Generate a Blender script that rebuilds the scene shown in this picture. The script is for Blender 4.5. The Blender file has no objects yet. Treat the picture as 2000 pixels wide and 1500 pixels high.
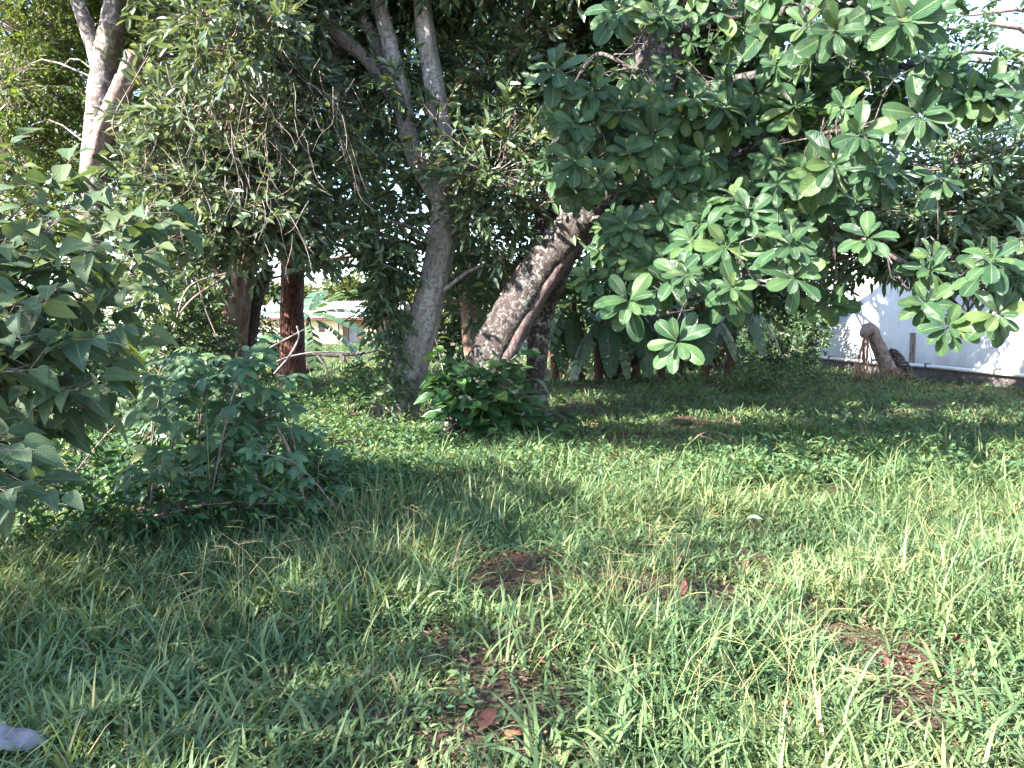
import bpy, math
import numpy as np
from mathutils import Vector, Matrix

S = bpy.context.scene
COL = S.collection
rng = np.random.default_rng(11)
PI = math.pi

# ------------------------------------------------------------------ camera
CAM = np.array([0.0, 0.0, 1.6])
FPX = 1540.0                       # focal length in pixels of a 2000 px wide picture
PITCH = math.radians(4.2)
cam = bpy.data.cameras.new('camera'); camo = bpy.data.objects.new('camera', cam); COL.objects.link(camo)
cam.sensor_width = 36.0; cam.lens = 36.0 * FPX / 2000.0
cam.clip_start = 0.05; cam.clip_end = 2000
camo.location = CAM; camo.rotation_euler = (PI / 2 - PITCH, 0, 0)
S.camera = camo

# ------------------------------------------------------------------ sky, sun, exposure
SUN = np.array([-0.74, -0.46, 0.58]); SUN /= np.linalg.norm(SUN)      # towards the sun
w = bpy.data.worlds.new('World'); S.world = w; w.use_nodes = True
wn = w.node_tree
sky = wn.nodes.new('ShaderNodeTexSky'); sky.sky_type = 'NISHITA'; sky.sun_disc = False
sky.sun_elevation = math.asin(SUN[2]); sky.sun_rotation = math.atan2(SUN[0], SUN[1])
sky.air_density = 1.0; sky.dust_density = 0.5; sky.ozone_density = 1.0
wn.nodes['Background'].inputs['Strength'].default_value = 0.112
wn.links.new(sky.outputs[0], wn.nodes['Background'].inputs['Color'])
sl = bpy.data.lights.new('sun', 'SUN'); sl.energy = 5.0; sl.angle = math.radians(0.55); sl.color = (1.0, 0.94, 0.84)
so = bpy.data.objects.new('sun', sl); COL.objects.link(so); so.location = (-20, -10, 20)
so.rotation_euler = Vector(-SUN).to_track_quat('-Z', 'Y').to_euler()
S.view_settings.view_transform = 'Standard'; S.view_settings.look = 'None'
S.view_settings.gamma = 1.0; S.view_settings.exposure = 2.85; S.view_settings.use_curve_mapping = False
S.render.engine = 'CYCLES'
S.cycles.use_light_tree = False; S.cycles.use_denoising = True; S.cycles.use_adaptive_sampling = True; S.cycles.adaptive_threshold = 0.02
S.cycles.max_bounces = 4; S.cycles.diffuse_bounces = 2; S.cycles.glossy_bounces = 1
S.cycles.transmission_bounces = 2; S.cycles.transparent_max_bounces = 2
S.cycles.caustics_reflective = False; S.cycles.caustics_refractive = False

# ------------------------------------------------------------------ numeric helpers
def W(px, py, Y):
    """world point seen at a picture position, at distance Y into the place"""
    dx = (px - 1000) / FPX; dz = (750 - py) / FPX
    d = np.array([dx, math.cos(PITCH) + dz * math.sin(PITCH), -math.sin(PITCH) + dz * math.cos(PITCH)])
    return CAM + d * (Y / d[1])
def G(px, py):
    dx = (px - 1000) / FPX; dz = (750 - py) / FPX
    d = np.array([dx, math.cos(PITCH) + dz * math.sin(PITCH), -math.sin(PITCH) + dz * math.cos(PITCH)])
    return CAM + d * (-CAM[2] / d[2])
def unit(v):
    v = np.asarray(v, float)
    return v / np.maximum(np.linalg.norm(v, axis=-1, keepdims=True), 1e-9)
def gz(x, y):
    x = np.asarray(x, float); y = np.asarray(y, float)
    near = np.clip((45 - y) / 20, 0, 1)
    return near * (0.035 * np.sin(0.9 * x + 0.4 * y) + 0.03 * np.sin(1.7 * x - 1.3 * y + 1) + 0.018 * np.sin(3.9 * x + 2.7 * y) + 0.012 * np.sin(6.1 * x - 5.2 * y + 2))
def spline(pts, n):
    pts = np.asarray(pts, float)
    k = len(pts)
    if k == 2:
        t = np.linspace(0, 1, n)[:, None]; return pts[0] * (1 - t) + pts[1] * t
    P = np.vstack([2 * pts[0] - pts[1], pts, 2 * pts[-1] - pts[-2]])
    t = np.linspace(0, k - 1 - 1e-9, n); i = t.astype(int); u = (t - i)[:, None]
    a, b, c, d = P[i], P[i + 1], P[i + 2], P[i + 3]
    return 0.5 * (2 * b + (c - a) * u + (2 * a - 5 * b + 4 * c - d) * u * u + (3 * b - 3 * c + d - a) * u ** 3)

class Acc:
    def __init__(s): s.V = []; s.F = []; s.UV = []; s.R = []; s.n = 0
    def add(s, V, F, uv=None, r=None):
        V = np.asarray(V, float).reshape(-1, 3); m = len(V)
        s.V.append(V)
        for f in (F if isinstance(F, list) else [F]):
            f = np.asarray(f, int)
            if f.size: s.F.append(f + s.n)
        s.UV.append(np.zeros((m, 2)) if uv is None else np.asarray(uv, float))
        s.R.append(np.full(m, rng.random()) if r is None else np.broadcast_to(np.asarray(r, float), (m,)).copy())
        s.n += m
    def mesh(s, name, mat, loc=(0, 0, 0), smooth=True):
        V = np.vstack(s.V) - np.asarray(loc, float)
        me = bpy.data.meshes.new(name)
        me.vertices.add(len(V)); me.vertices.foreach_set('co', V.astype(np.float32).ravel())
        idx = np.concatenate([f.ravel() for f in s.F]); tot = np.concatenate([np.full(len(f), f.shape[1]) for f in s.F])
        st = np.concatenate([[0], np.cumsum(tot)[:-1]])
        me.loops.add(len(idx)); me.loops.foreach_set('vertex_index', idx.astype(np.int32))
        me.polygons.add(len(tot)); me.polygons.foreach_set('loop_start', st.astype(np.int32))
        me.update(calc_edges=True)
        me.polygons.foreach_set('use_smooth', np.full(len(tot), smooth))
        uvl = me.uv_layers.new(name='UVMap')
        uvl.data.foreach_set('uv', np.vstack(s.UV)[idx].astype(np.float32).ravel())
        at = me.attributes.new('rnd', 'FLOAT', 'POINT'); at.data.foreach_set('value', np.concatenate(s.R).astype(np.float32))
        if mat is not None: me.materials.append(mat)
        return me
    def build(s, name, mat, parent=None, smooth=True, kind=None):
        loc = np.array(parent.location) if parent is not None else np.zeros(3)
        o = bpy.data.objects.new(name, s.mesh(name, mat, loc, smooth)); COL.objects.link(o)
        if parent is not None: o.parent = parent
        if kind: o['kind'] = kind
        return o

def root(name, loc, label, cat, group=None):
    o = bpy.data.objects.new(name, None); COL.objects.link(o); o.location = tuple(float(v) for v in loc)
    o.empty_display_size = 0.2
    tag(o, label, cat, group); return o
def tag(o, label, cat, group=None):
    o['label'] = label; o['category'] = cat
    if group: o['group'] = group
    return o

def tube(acc, pts, rad, seg=8, n=None, rough=0.0, flute=0.0, cap=False, ph=None):
    pts = np.asarray(pts, float); rad = np.asarray(rad, float)
    n = n or max(3, 4 * (len(pts) - 1))
    C = spline(pts, n); R = np.interp(np.linspace(0, 1, n), np.linspace(0, 1, len(rad)), rad)
    T = unit(np.gradient(C, axis=0))
    ref = np.array([0.0, 1.0, 0.0]) if abs(T[0][1]) < 0.8 else np.array([1.0, 0, 0])
    A = unit(np.cross(T, ref)); B = np.cross(T, A)
    th = np.linspace(0, 2 * PI, seg, endpoint=False)
    L = np.concatenate([[0], np.cumsum(np.linalg.norm(np.diff(C, axis=0), axis=1))])
    p = rng.random(6) * 6 if ph is None else ph
    mod = np.ones((n, seg))
    if flute or rough:
        tt, ll = th[None, :], L[:, None]
        mod += flute * (0.6 * np.sin(3 * tt + 0.5 * ll + p[0]) + 0.4 * np.sin(5 * tt - 0.7 * ll + p[1]))
        mod += rough * (np.sin(2 * tt + 3.1 * ll + p[2]) * np.sin(2.3 * ll + p[3]) + 0.6 * np.sin(7 * tt + 5 * ll + p[4]) + 0.5 * rng.standard_normal((n, seg)))
    V = C[:, None, :] + (R[:, None] * mod)[:, :, None] * (A[:, None, :] * np.cos(th)[None, :, None] + B[:, None, :] * np.sin(th)[None, :, None])
    i = np.arange(n - 1)[:, None] * seg; j = np.arange(seg)[None, :]; k = (j + 1) % seg
    F = np.stack([i + j, i + k, i + seg + k, i + seg + j], axis=-1).reshape(-1, 4)
    uv = np.stack([np.broadcast_to(th / (2 * PI), (n, seg)), np.broadcast_to(L[:, None], (n, seg))], -1).reshape(-1, 2)
    Fs = [F]
    Vv = V.reshape(-1, 3)
    if cap:
        Vv = np.vstack([Vv, C[:1], C[-1:]]); uv = np.vstack([uv, [[0, 0], [0, 0]]])
        a = n * seg
        Fs.append(np.stack([np.full(seg, a), k[0], j[0]], -1)); Fs.append(np.stack([np.full(seg, a + 1), (n - 1) * seg + j[0], (n - 1) * seg + k[0]], -1))
    acc.add(Vv, Fs, uv)
    return C
def box(acc, lo, hi):
    lo = np.asarray(lo, float); hi = np.asarray(hi, float)
    V = np.array([[x, y, z] for z in (lo[2], hi[2]) for y in (lo[1], hi[1]) for x in (lo[0], hi[0])])
    acc.add(V, np.array([[0, 2, 3, 1], [4, 5, 7, 6], [0, 1, 5, 4], [2, 6, 7, 3], [0, 4, 6, 2], [1, 3, 7, 5]]))
def frame_box(acc, O, X, Y, Z, lo, hi):
    V = np.array([O + X * x + Y * y + Z * z for z in (lo[2], hi[2]) for y in (lo[1], hi[1]) for x in (lo[0], hi[0])])
    acc.add(V, np.array([[0, 2, 3, 1], [4, 5, 7, 6], [0, 1, 5, 4], [2, 6, 7, 3], [0, 4, 6, 2], [1, 3, 7, 5]]))

# ---- leaf templates: x across (half width in units of the length), y along 0..1, z up
def leaf_template(prof, sections, cup=0.12, arch=0.18, wav=0.0, seed=0):
    r = np.random.default_rng(seed)
    V = [[0, 0, 0]]; UV = [[0.5, 0]]; F = []
    vs = np.array([0.14, 0.34, 0.54, 0.72, 0.86, 0.955]) if prof is obov else np.array([0.05, 0.15, 0.3, 0.48, 0.66, 0.84]) if prof is heart else np.linspace(0, 1, sections + 2)[1:-1]
    for v in vs:
        h = prof(v); z = -arch * v * v
        for sgn in (-1, 0, 1):
            V.append([sgn * h, v, z + (cup * h if sgn else 0) + (wav * r.standard_normal() if sgn else 0)]); UV.append([0.5 + 0.5 * sgn, v])
    V.append([0, 1, -arch]); UV.append([0.5, 1])
    n = len(vs); t = 1 + 3 * n
    T = [[0, 2, 1], [0, 3, 2]]; Q = []
    for i in range(n - 1):
        a = 1 + 3 * i; b = a + 3
        Q += [[a, a + 1, b + 1, b], [a + 1, a + 2, b + 2, b + 1]]
    a = 1 + 3 * (n - 1); T += [[a, a + 1, t], [a + 1, a + 2, t]]
    return np.array(V, float), [np.array(T), np.array(Q).reshape(-1, 4)], np.array(UV, float)
obov = lambda v: 0.012 + 0.235 * (math.sin(PI / 2 * min(1.0, v / 0.66)) ** 1.25 if v < 0.66 else math.sqrt(max(0, 1 - ((v - 0.66) / 0.345) ** 2)))
heart = lambda v: 0.31 * math.sin(PI * min(1, v ** 0.52)) ** 0.95 + 0.003
ellip = lambda v: 0.23 * math.sin(PI * v ** 0.85) ** 0.9 + 0.004
lance = lambda v: 0.13 * math.sin(PI * v ** 0.9) + 0.003
SIMPLE = (np.array([[0, 0, 0], [-0.17, 0.3, 0.035], [-0.15, 0.68, 0.0], [0, 1, -0.1], [0.15, 0.68, 0.0], [0.17, 0.3, 0.035]], float),
          [np.array([[0, 3, 2], [0, 2, 1], [0, 5, 4], [0, 4, 3]])], np.array([[.5, 0], [0, .3], [0, .7], [.5, 1], [1, .7], [1, .3]], float))
FLAT2 = (np.array([[0, 0, 0], [-0.2, 0.5, 0.04], [0, 1, -0.06], [0.2, 0.5, 0.04]], float), [np.array([[0, 2, 1], [0, 3, 2]])],
         np.array([[.5, 0], [0, .5], [.5, 1], [1, .5]], float))

def frames(D, N):
    Y = unit(D); X = unit(np.cross(Y, N)); Z = np.cross(X, Y); return X, Y, Z
def add_leaves(acc, tmpl, P, D, N, L, wid=1.0, r=None):
    V, F, UV = tmpl
    P = np.asarray(P, float); n = len(P)
    if n == 0: return
    X, Y, Z = frames(D, N); L = np.broadcast_to(np.asarray(L, float), (n,)); wd = np.broadcast_to(np.asarray(wid, float), (n,))
    out = P[:, None, :] + L[:, None, None] * ((V[None, :, 0] * wd[:, None])[:, :, None] * X[:, None, :] + V[None, :, 1, None] * Y[:, None, :] + V[None, :, 2, None] * Z[:, None, :])
    m = len(V); off = (np.arange(n) * m)[:, None, None]
    Fs = [(f[None] + off).reshape(-1, f.shape[1]) for f in F if len(f)]
    rr = rng.random(n) if r is None else np.asarray(r)
    acc.add(out.reshape(-1, 3), Fs, np.tile(UV, (n, 1)), np.repeat(rr, m))

def leaf_meshes(name, tmpls, mat):
    out = []
    for t in tmpls:
        a = Acc(); a.add(t[0], t[1], t[2], 0.5); out.append(a.mesh(name, mat))
    return out
def leaf_objects(parent, meshes, P, D, N, L, name='leaf'):
    X, Y, Z = frames(D, N); loc = np.array(parent.location)
    for i in range(len(P)):
        o = bpy.data.objects.new(name, meshes[i % len(meshes)])
        M = np.eye(4); M[:3, 0] = X[i] * L[i]; M[:3, 1] = Y[i] * L[i]; M[:3, 2] = Z[i] * L[i]; M[:3, 3] = P[i] - loc
        o.parent = parent; o.matrix_basis = Matrix(M.tolist()); COL.objects.link(o)
def in_view(P, margin=0.02):
    d = P - CAM; c, s = math.cos(PITCH), math.sin(PITCH)
    f = d[:, 1] * c - d[:, 2] * s; u = d[:, 1] * s + d[:, 2] * c
    return (f > 0.3) & (np.abs(d[:, 0]) < f * (1000 / FPX + margin)) & (np.abs(u) < f * (750 / FPX + margin))
def split_leaves(parent, tmpls, mat_obj, mat_all, P, D, N, L, most=300, joined='foliage'):
    """the leaves that show largest become objects of their own, the rest one mass"""
    P, D, N, L = (np.asarray(a, float) for a in (P, D, N, L))
    d = np.linalg.norm(P - CAM, axis=1); score = np.where(in_view(P), L / d, 0)
    order = np.argsort(-score); k = min(most, int((score > 0).sum()))
    a, b = order[:k], order[k:]
    leaf_objects(parent, leaf_meshes('leaf', tmpls, mat_obj), P[a], D[a], N[a], L[a])
    if len(b):
        acc = Acc()
        for i, t in enumerate(tmpls): add_leaves(acc, t, P[b[i::len(tmpls)]], D[b[i::len(tmpls)]], N[b[i::len(tmpls)]], L[b[i::len(tmpls)]])
        acc.build(joined, mat_all, parent, kind='stuff')

# ------------------------------------------------------------------ materials
def newmat(name):
    m = bpy.data.materials.new(name); m.use_nodes = True
    nt = m.node_tree; return m, nt, nt.nodes['Principled BSDF'], nt.nodes['Material Output']
def N_(nt, t, **kw):
    n = nt.nodes.new(t)
    for k, v in kw.items():
        if k in ('operation', 'data_type', 'blend_type', 'attribute_name', 'feature', 'wave_type', 'noise_dimensions', 'bands_direction', 'interpolation'): setattr(n, k, v)
        else: n.inputs[k].default_value = v
    return n
def ramp(nt, fac, stops, interp='LINEAR'):
    n = nt.nodes.new('ShaderNodeValToRGB'); n.color_ramp.interpolation = interp
    e = n.color_ramp.elements
    while len(e) < len(stops): e.new(0.5)
    for el, (p, c) in zip(e, stops): el.position = p; el.color = (*c, 1) if len(c) == 3 else c
    nt.links.new(fac, n.inputs[0]); return n.outputs[0]
def mixc(nt, fac, a, b, bt='MIX'):
    n = nt.nodes.new('ShaderNodeMix'); n.data_type = 'RGBA'; n.blend_type = bt
    for s, v in ((n.inputs[0], fac), (n.inputs[6], a), (n.inputs[7], b)):
        if hasattr(v, 'links') or hasattr(v, 'is_linked'): nt.links.new(v, s)
        elif isinstance(v, (int, float)): s.default_value = v
        else: s.default_value = (*v, 1)
    return n.outputs[2]
def mth(nt, op, a, b=None):
    n = nt.nodes.new('ShaderNodeMath'); n.operation = op
    for s, v in ((n.inputs[0], a), (n.inputs[1], b)):
        if v is None: continue
        if hasattr(v, 'is_linked'): nt.links.new(v, s)
        else: s.default_value = v
    return n.outputs[0]
def leafmat(name, stops, rough=0.42, trans=0.3, spec=0.5, obj=False, veins=0, vs=0.8, midrib=None, tcol=(1.25, 1.2, 0.55), freq=9.0, spots=0.0):
    m, nt, p, out = newmat(name)
    if obj: src = nt.nodes.new('ShaderNodeObjectInfo').outputs['Random']
    else: src = N_(nt, 'ShaderNodeAttribute', attribute_name='rnd').outputs['Fac']
    geo = nt.nodes.new('ShaderNodeNewGeometry')
    nz = N_(nt, 'ShaderNodeTexNoise', Scale=freq, Detail=2.0); nt.links.new(geo.outputs['Position'], nz.inputs['Vector'])
    c = ramp(nt, src, stops)
    shade = ramp(nt, nz.outputs[0], [(0.3, (0.78, 0.8, 0.78)), (0.7, (1.2, 1.15, 1.1))])
    c = mixc(nt, 1.0, c, shade, 'MULTIPLY')
    if spots:
        sp = N_(nt, 'ShaderNodeTexNoise', Scale=26.0, Detail=4.0, Roughness=0.7); nt.links.new(geo.outputs['Position'], sp.inputs['Vector'])
        c = mixc(nt, ramp(nt, sp.outputs[0], [(0.70 - 0.06 * spots, (0, 0, 0)), (0.74 - 0.06 * spots, (0.85, 0.85, 0.85))]), c, (0.14, 0.085, 0.035))
    if veins or midrib:
        uv = nt.nodes.new('ShaderNodeUVMap'); sep = nt.nodes.new('ShaderNodeSeparateXYZ'); nt.links.new(uv.outputs[0], sep.inputs[0])
        au = mth(nt, 'ABSOLUTE', mth(nt, 'SUBTRACT', sep.outputs[0], 0.5))
        if midrib: c = mixc(nt, mth(nt, 'MULTIPLY', mth(nt, 'LESS_THAN', au, 0.035), 0.75), c, midrib)
        if veins:
            ph = mth(nt, 'SUBTRACT', mth(nt, 'MULTIPLY', sep.outputs[1], veins * 2 * PI), mth(nt, 'MULTIPLY', au, 0.5 * veins * 2 * PI))
            hgt = mth(nt, 'POWER', mth(nt, 'ABSOLUTE', mth(nt, 'SINE', ph)), 0.5)
            bp = N_(nt, 'ShaderNodeBump', Strength=vs, Distance=0.008); nt.links.new(hgt, bp.inputs['Height']); nt.links.new(bp.outputs[0], p.inputs['Normal'])
    nt.links.new(c, p.inputs['Base Color']); p.inputs['Roughness'].default_value = rough; p.inputs['Specular IOR Level'].default_value = spec
    tr = nt.nodes.new('ShaderNodeBsdfTranslucent'); nt.links.new(mixc(nt, 1.0, c, tcol, 'MULTIPLY'), tr.inputs['Color'])
    mx = nt.nodes.new('ShaderNodeMixShader'); mx.inputs[0].default_value = trans
    nt.links.new(p.outputs[0], mx.inputs[1]); nt.links.new(tr.outputs[0], mx.inputs[2]); nt.links.new(mx.outputs[0], out.inputs['Surface'])
    return m
def barkmat(name, base, dark, lichen, amt=0.5, scale=6.0, bump=0.6, stretch=0.35, furrow=0.0, lsc=None, moss=None, soft=0.025):
    m, nt, p, out = newmat(name)
    tc = nt.nodes.new('ShaderNodeNewGeometry'); mp = nt.nodes.new('ShaderNodeMapping'); mp.inputs['Scale'].default_value = (1, 1, stretch)
    nt.links.new(tc.outputs['Position'], mp.inputs[0])
    a = N_(nt, 'ShaderNodeTexNoise', Scale=scale * 2.2, Detail=6.0, Roughness=0.65); nt.links.new(mp.outputs[0], a.inputs['Vector'])
    b = N_(nt, 'ShaderNodeTexNoise', Scale=(lsc or scale), Detail=5.0, Roughness=0.6, Distortion=0.6); nt.links.new(tc.outputs['Position'], b.inputs['Vector'])
    c = ramp(nt, a.outputs[0], [(0.32, dark), (0.62, base)])
    th = 0.62 - 0.24 * amt
    lm = ramp(nt, b.outputs[0], [(th - soft, (0, 0, 0)), (th + soft, (1, 1, 1))])
    big = N_(nt, 'ShaderNodeTexNoise', Scale=1.9, Detail=3.0); nt.links.new(tc.outputs['Position'], big.inputs['Vector'])
    lm = mixc(nt, 1.0, lm, ramp(nt, big.outputs[0], [(0.36, (0.08, 0.08, 0.08)), (0.62, (1, 1, 1))]), 'MULTIPLY')
    fine = N_(nt, 'ShaderNodeTexNoise', Scale=45.0, Detail=3.0); nt.links.new(tc.outputs['Position'], fine.inputs['Vector'])
    lc = mixc(nt, fine.outputs[0], tuple(v * 0.7 for v in lichen), lichen)
    c = mixc(nt, lm, c, lc)
    if moss:
        d = N_(nt, 'ShaderNodeTexNoise', Scale=1.3, Detail=4.0); nt.links.new(tc.outputs['Position'], d.inputs['Vector'])
        c = mixc(nt, ramp(nt, d.outputs[0], [(0.55, (0, 0, 0)), (0.68, (0.8, 0.8, 0.8))]), c, moss)
    h = mth(nt, 'ADD', a.outputs[0], mth(nt, 'MULTIPLY', fine.outputs[0], 0.3))
    if furrow:
        mp2 = nt.nodes.new('ShaderNodeMapping'); mp2.inputs['Scale'].default_value = (1, 1, 0.16); nt.links.new(tc.outputs['Position'], mp2.inputs[0])
        vo = N_(nt, 'ShaderNodeTexVoronoi', Scale=14.0, feature='DISTANCE_TO_EDGE'); nt.links.new(mp2.outputs[0], vo.inputs['Vector'])
        e = ramp(nt, vo.outputs['Distance'], [(0.0, (0, 0, 0)), (0.12, (1, 1, 1))])
        c = mixc(nt, e, mixc(nt, 1.0, c, (0.4, 0.36, 0.36), 'MULTIPLY'), c)
        h = mth(nt, 'ADD', h, mth(nt, 'MULTIPLY', e, furrow))
    bp = N_(nt, 'ShaderNodeBump', Strength=bump, Distance=0.03); nt.links.new(h, bp.inputs['Height']); nt.links.new(bp.outputs[0], p.inputs['Normal'])
    nt.links.new(c, p.inputs['Base Color']); p.inputs['Roughness'].default_value = 0.85; p.inputs['Specular IOR Level'].default_value = 0.2
    return m
def plain(name, a, b, scale=8.0, rough=0.7, bump=0.0, streak=None, detail=5.0):
    m, nt, p, out = newmat(name)
    tc = nt.nodes.new('ShaderNodeNewGeometry'); mp = nt.nodes.new('ShaderNodeMapping')
    if streak: mp.inputs['Scale'].default_value = streak
    nt.links.new(tc.outputs['Position'], mp.inputs[0])
    n = N_(nt, 'ShaderNodeTexNoise', Scale=scale, Detail=detail, Roughness=0.6); nt.links.new(mp.outputs[0], n.inputs['Vector'])
    nt.links.new(ramp(nt, n.outputs[0], [(0.3, a), (0.7, b)]), p.inputs['Base Color']); p.inputs['Roughness'].default_value = rough
    p.inputs['Specular IOR Level'].default_value = 0.3
    if bump:
        bp = N_(nt, 'ShaderNodeBump', Strength=bump, Distance=0.02); nt.links.new(n.outputs[0], bp.inputs['Height']); nt.links.new(bp.outputs[0], p.inputs['Normal'])
    return m

GREEN_BIG = [(0, (0.034, 0.085, 0.042)), (0.5, (0.052, 0.115, 0.054)), (0.88, (0.08, 0.152, 0.06)), (1, (0.12, 0.18, 0.06))]
M_big = leafmat('broad_leaf', GREEN_BIG, 0.3, 0.28, 0.55, True, 11, 0.8, (0.17, 0.24, 0.10), spots=1.0)
M_bigm = leafmat('broad_leaf_mass', GREEN_BIG, 0.32, 0.28, 0.55, False, 11, 0.8, (0.17, 0.24, 0.10), spots=1.0)
GREEN_HEART = [(0, (0.045, 0.082, 0.046)), (0.55, (0.072, 0.115, 0.06)), (0.93, (0.105, 0.148, 0.066)), (1, (0.20, 0.24, 0.05))]
M_heart = leafmat('heart_leaf', GREEN_HEART, 0.6, 0.34, 0.35, True, 5, 0.3, (0.13, 0.17, 0.09), spots=1.0)
M_heartm = leafmat('heart_leaf_mass', GREEN_HEART, 0.6, 0.34, 0.35, False, 5, 0.2, (0.13, 0.17, 0.09))
GREEN_CMP = [(0, (0.055, 0.118, 0.066)), (0.6, (0.082, 0.155, 0.082)), (0.95, (0.12, 0.19, 0.085)), (1, (0.17, 0.2, 0.07))]
M_cmp = leafmat('compound_leaf', GREEN_CMP, 0.5, 0.3, 0.4, True, 6, 0.35, (0.09, 0.17, 0.08))
M_cmpm = leafmat('compound_leaf_mass', GREEN_CMP, 0.5, 0.3, 0.4, False)
GREEN_DK = [(0, (0.025, 0.07, 0.03)), (0.6, (0.04, 0.10, 0.035)), (0.95, (0.07, 0.14, 0.04)), (1, (0.12, 0.17, 0.04))]
M_glossy = leafmat('glossy_leaf', GREEN_DK, 0.3, 0.22, 0.5, True, 8, 0.35, (0.10, 0.16, 0.07))
M_glossym = leafmat('glossy_leaf_mass', GREEN_DK, 0.3, 0.22, 0.5, False)
GREEN_EV = [(0, (0.05, 0.09, 0.056)), (0.55, (0.08, 0.13, 0.072)), (0.9, (0.122, 0.172, 0.085)), (0.97, (0.14, 0.17, 0.05)), (1, (0.16, 0.10, 0.04))]
M_ever = leafmat('evergreen_leaf', GREEN_EV, 0.34, 0.22, 0.55)
GREEN_EV2 = [(0, (0.066, 0.104, 0.07)), (0.55, (0.105, 0.155, 0.096)), (0.9, (0.155, 0.20, 0.122)), (1, (0.17, 0.19, 0.08))]
M_ever2 = leafmat('dull_evergreen_leaf', GREEN_EV2, 0.33, 0.32, 0.6)
M_yel = leafmat('bright_leaf', [(0, (0.055, 0.10, 0.03)), (0.6, (0.10, 0.155, 0.035)), (1, (0.17, 0.21, 0.045))], 0.5, 0.38, 0.4)
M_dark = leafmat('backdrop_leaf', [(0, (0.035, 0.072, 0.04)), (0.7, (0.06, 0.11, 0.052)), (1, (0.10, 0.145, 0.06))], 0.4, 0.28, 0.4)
M_mango = leafmat('narrow_leaf', [(0, (0.07, 0.12, 0.08)), (0.6, (0.105, 0.165, 0.10)), (0.93, (0.14, 0.195, 0.105)), (1, (0.17, 0.17, 0.06))], 0.4, 0.22, 0.5)
M_ban = leafmat('banana_leaf', [(0, (0.05, 0.105, 0.06)), (1, (0.085, 0.15, 0.08))], 0.4, 0.3, 0.5, True, 26, 0.35, (0.12, 0.19, 0.10))
M_bandead = leafmat('dry_banana_leaf', [(0, (0.055, 0.034, 0.027)), (1, (0.15, 0.085, 0.06))], 0.9, 0.15, 0.15, True, tcol=(1.1, 0.9, 0.7))
M_far = leafmat('far_leaf', [(0, (0.06, 0.09, 0.035)), (1, (0.14, 0.16, 0.06))], 0.6, 0.3, 0.3, freq=1.0)
M_grass = leafmat('grass_blade', [(0, (0.054, 0.108, 0.052)), (0.4, (0.095, 0.157, 0.07)), (0.75, (0.145, 0.198, 0.088)), (0.93, (0.21, 0.237, 0.105)), (0.97, (0.26, 0.24, 0.12)), (1, (0.28, 0.20, 0.13))], 0.55, 0.34, 0.3, freq=1.5)
M_weed = leafmat('weed_leaf', [(0, (0.05, 0.11, 0.058)), (0.6, (0.085, 0.16, 0.07)), (1, (0.15, 0.21, 0.08))], 0.5, 0.35, 0.4)
M_stalk = leafmat('grass_stalk', [(0, (0.20, 0.23, 0.10)), (0.6, (0.32, 0.30, 0.14)), (1, (0.34, 0.25, 0.16))], 0.6, 0.2, 0.3)
M_litter = leafmat('fallen_leaf', [(0, (0.11, 0.045, 0.035)), (0.5, (0.19, 0.07, 0.045)), (1, (0.25, 0.14, 0.09))], 0.7, 0.15, 0.3, True, freq=40)
M_litterm = leafmat('leaf_litter', [(0, (0.07, 0.042, 0.035)), (0.6, (0.13, 0.08, 0.06)), (1, (0.21, 0.15, 0.11))], 0.9, 0.1, 0.2)
B_pale = barkmat('pale_bark', (0.31, 0.26, 0.25), (0.10, 0.072, 0.066), (0.47, 0.45, 0.43), 0.5, 12, 1.0, 0.3, lsc=17, soft=0.07)
B_lich = barkmat('lichen_bark', (0.06, 0.044, 0.041), (0.022, 0.016, 0.015), (0.19, 0.195, 0.19), 0.34, 7, 1.0, 0.5, lsc=17, soft=0.05)
B_mauve = barkmat('mauve_bark', (0.13, 0.092, 0.088), (0.05, 0.034, 0.032), (0.2, 0.165, 0.16), 0.35, 9, 1.0, 0.3, lsc=14, soft=0.06)
B_pine = barkmat('furrowed_red_bark', (0.17, 0.075, 0.06), (0.085, 0.04, 0.034), (0.22, 0.13, 0.11), 0.1, 5, 1.0, 0.3, furrow=1.2)
B_grey = barkmat('grey_white_bark', (0.17, 0.14, 0.135), (0.045, 0.036, 0.032), (0.46, 0.44, 0.44), 0.42, 9, 0.6, 0.8, moss=(0.09, 0.085, 0.03))
B_brn = barkmat('brown_bark', (0.24, 0.15, 0.12), (0.10, 0.06, 0.05), (0.34, 0.27, 0.23), 0.3, 6, 0.6, 0.3)
B_twig = barkmat('twig_bark', (0.20, 0.15, 0.13), (0.09, 0.065, 0.055), (0.32, 0.28, 0.26), 0.4, 8, 0.3)
B_dry = barkmat('dry_vine_bark', (0.40, 0.32, 0.29), (0.20, 0.15, 0.13), (0.5, 0.45, 0.42), 0.4, 8, 0.2)
B_dead = barkmat('dead_wood', (0.27, 0.20, 0.18), (0.10, 0.07, 0.06), (0.36, 0.31, 0.29), 0.4, 7, 0.8, 0.3)
M_cut = plain('sawn_wood', (0.42, 0.20, 0.11), (0.52, 0.33, 0.2), 20, 0.8)
B_stem = plain('banana_stem', (0.045, 0.03, 0.024), (0.14, 0.085, 0.06), 9, 0.7, 0.4, (3, 3, 0.25))

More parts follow.
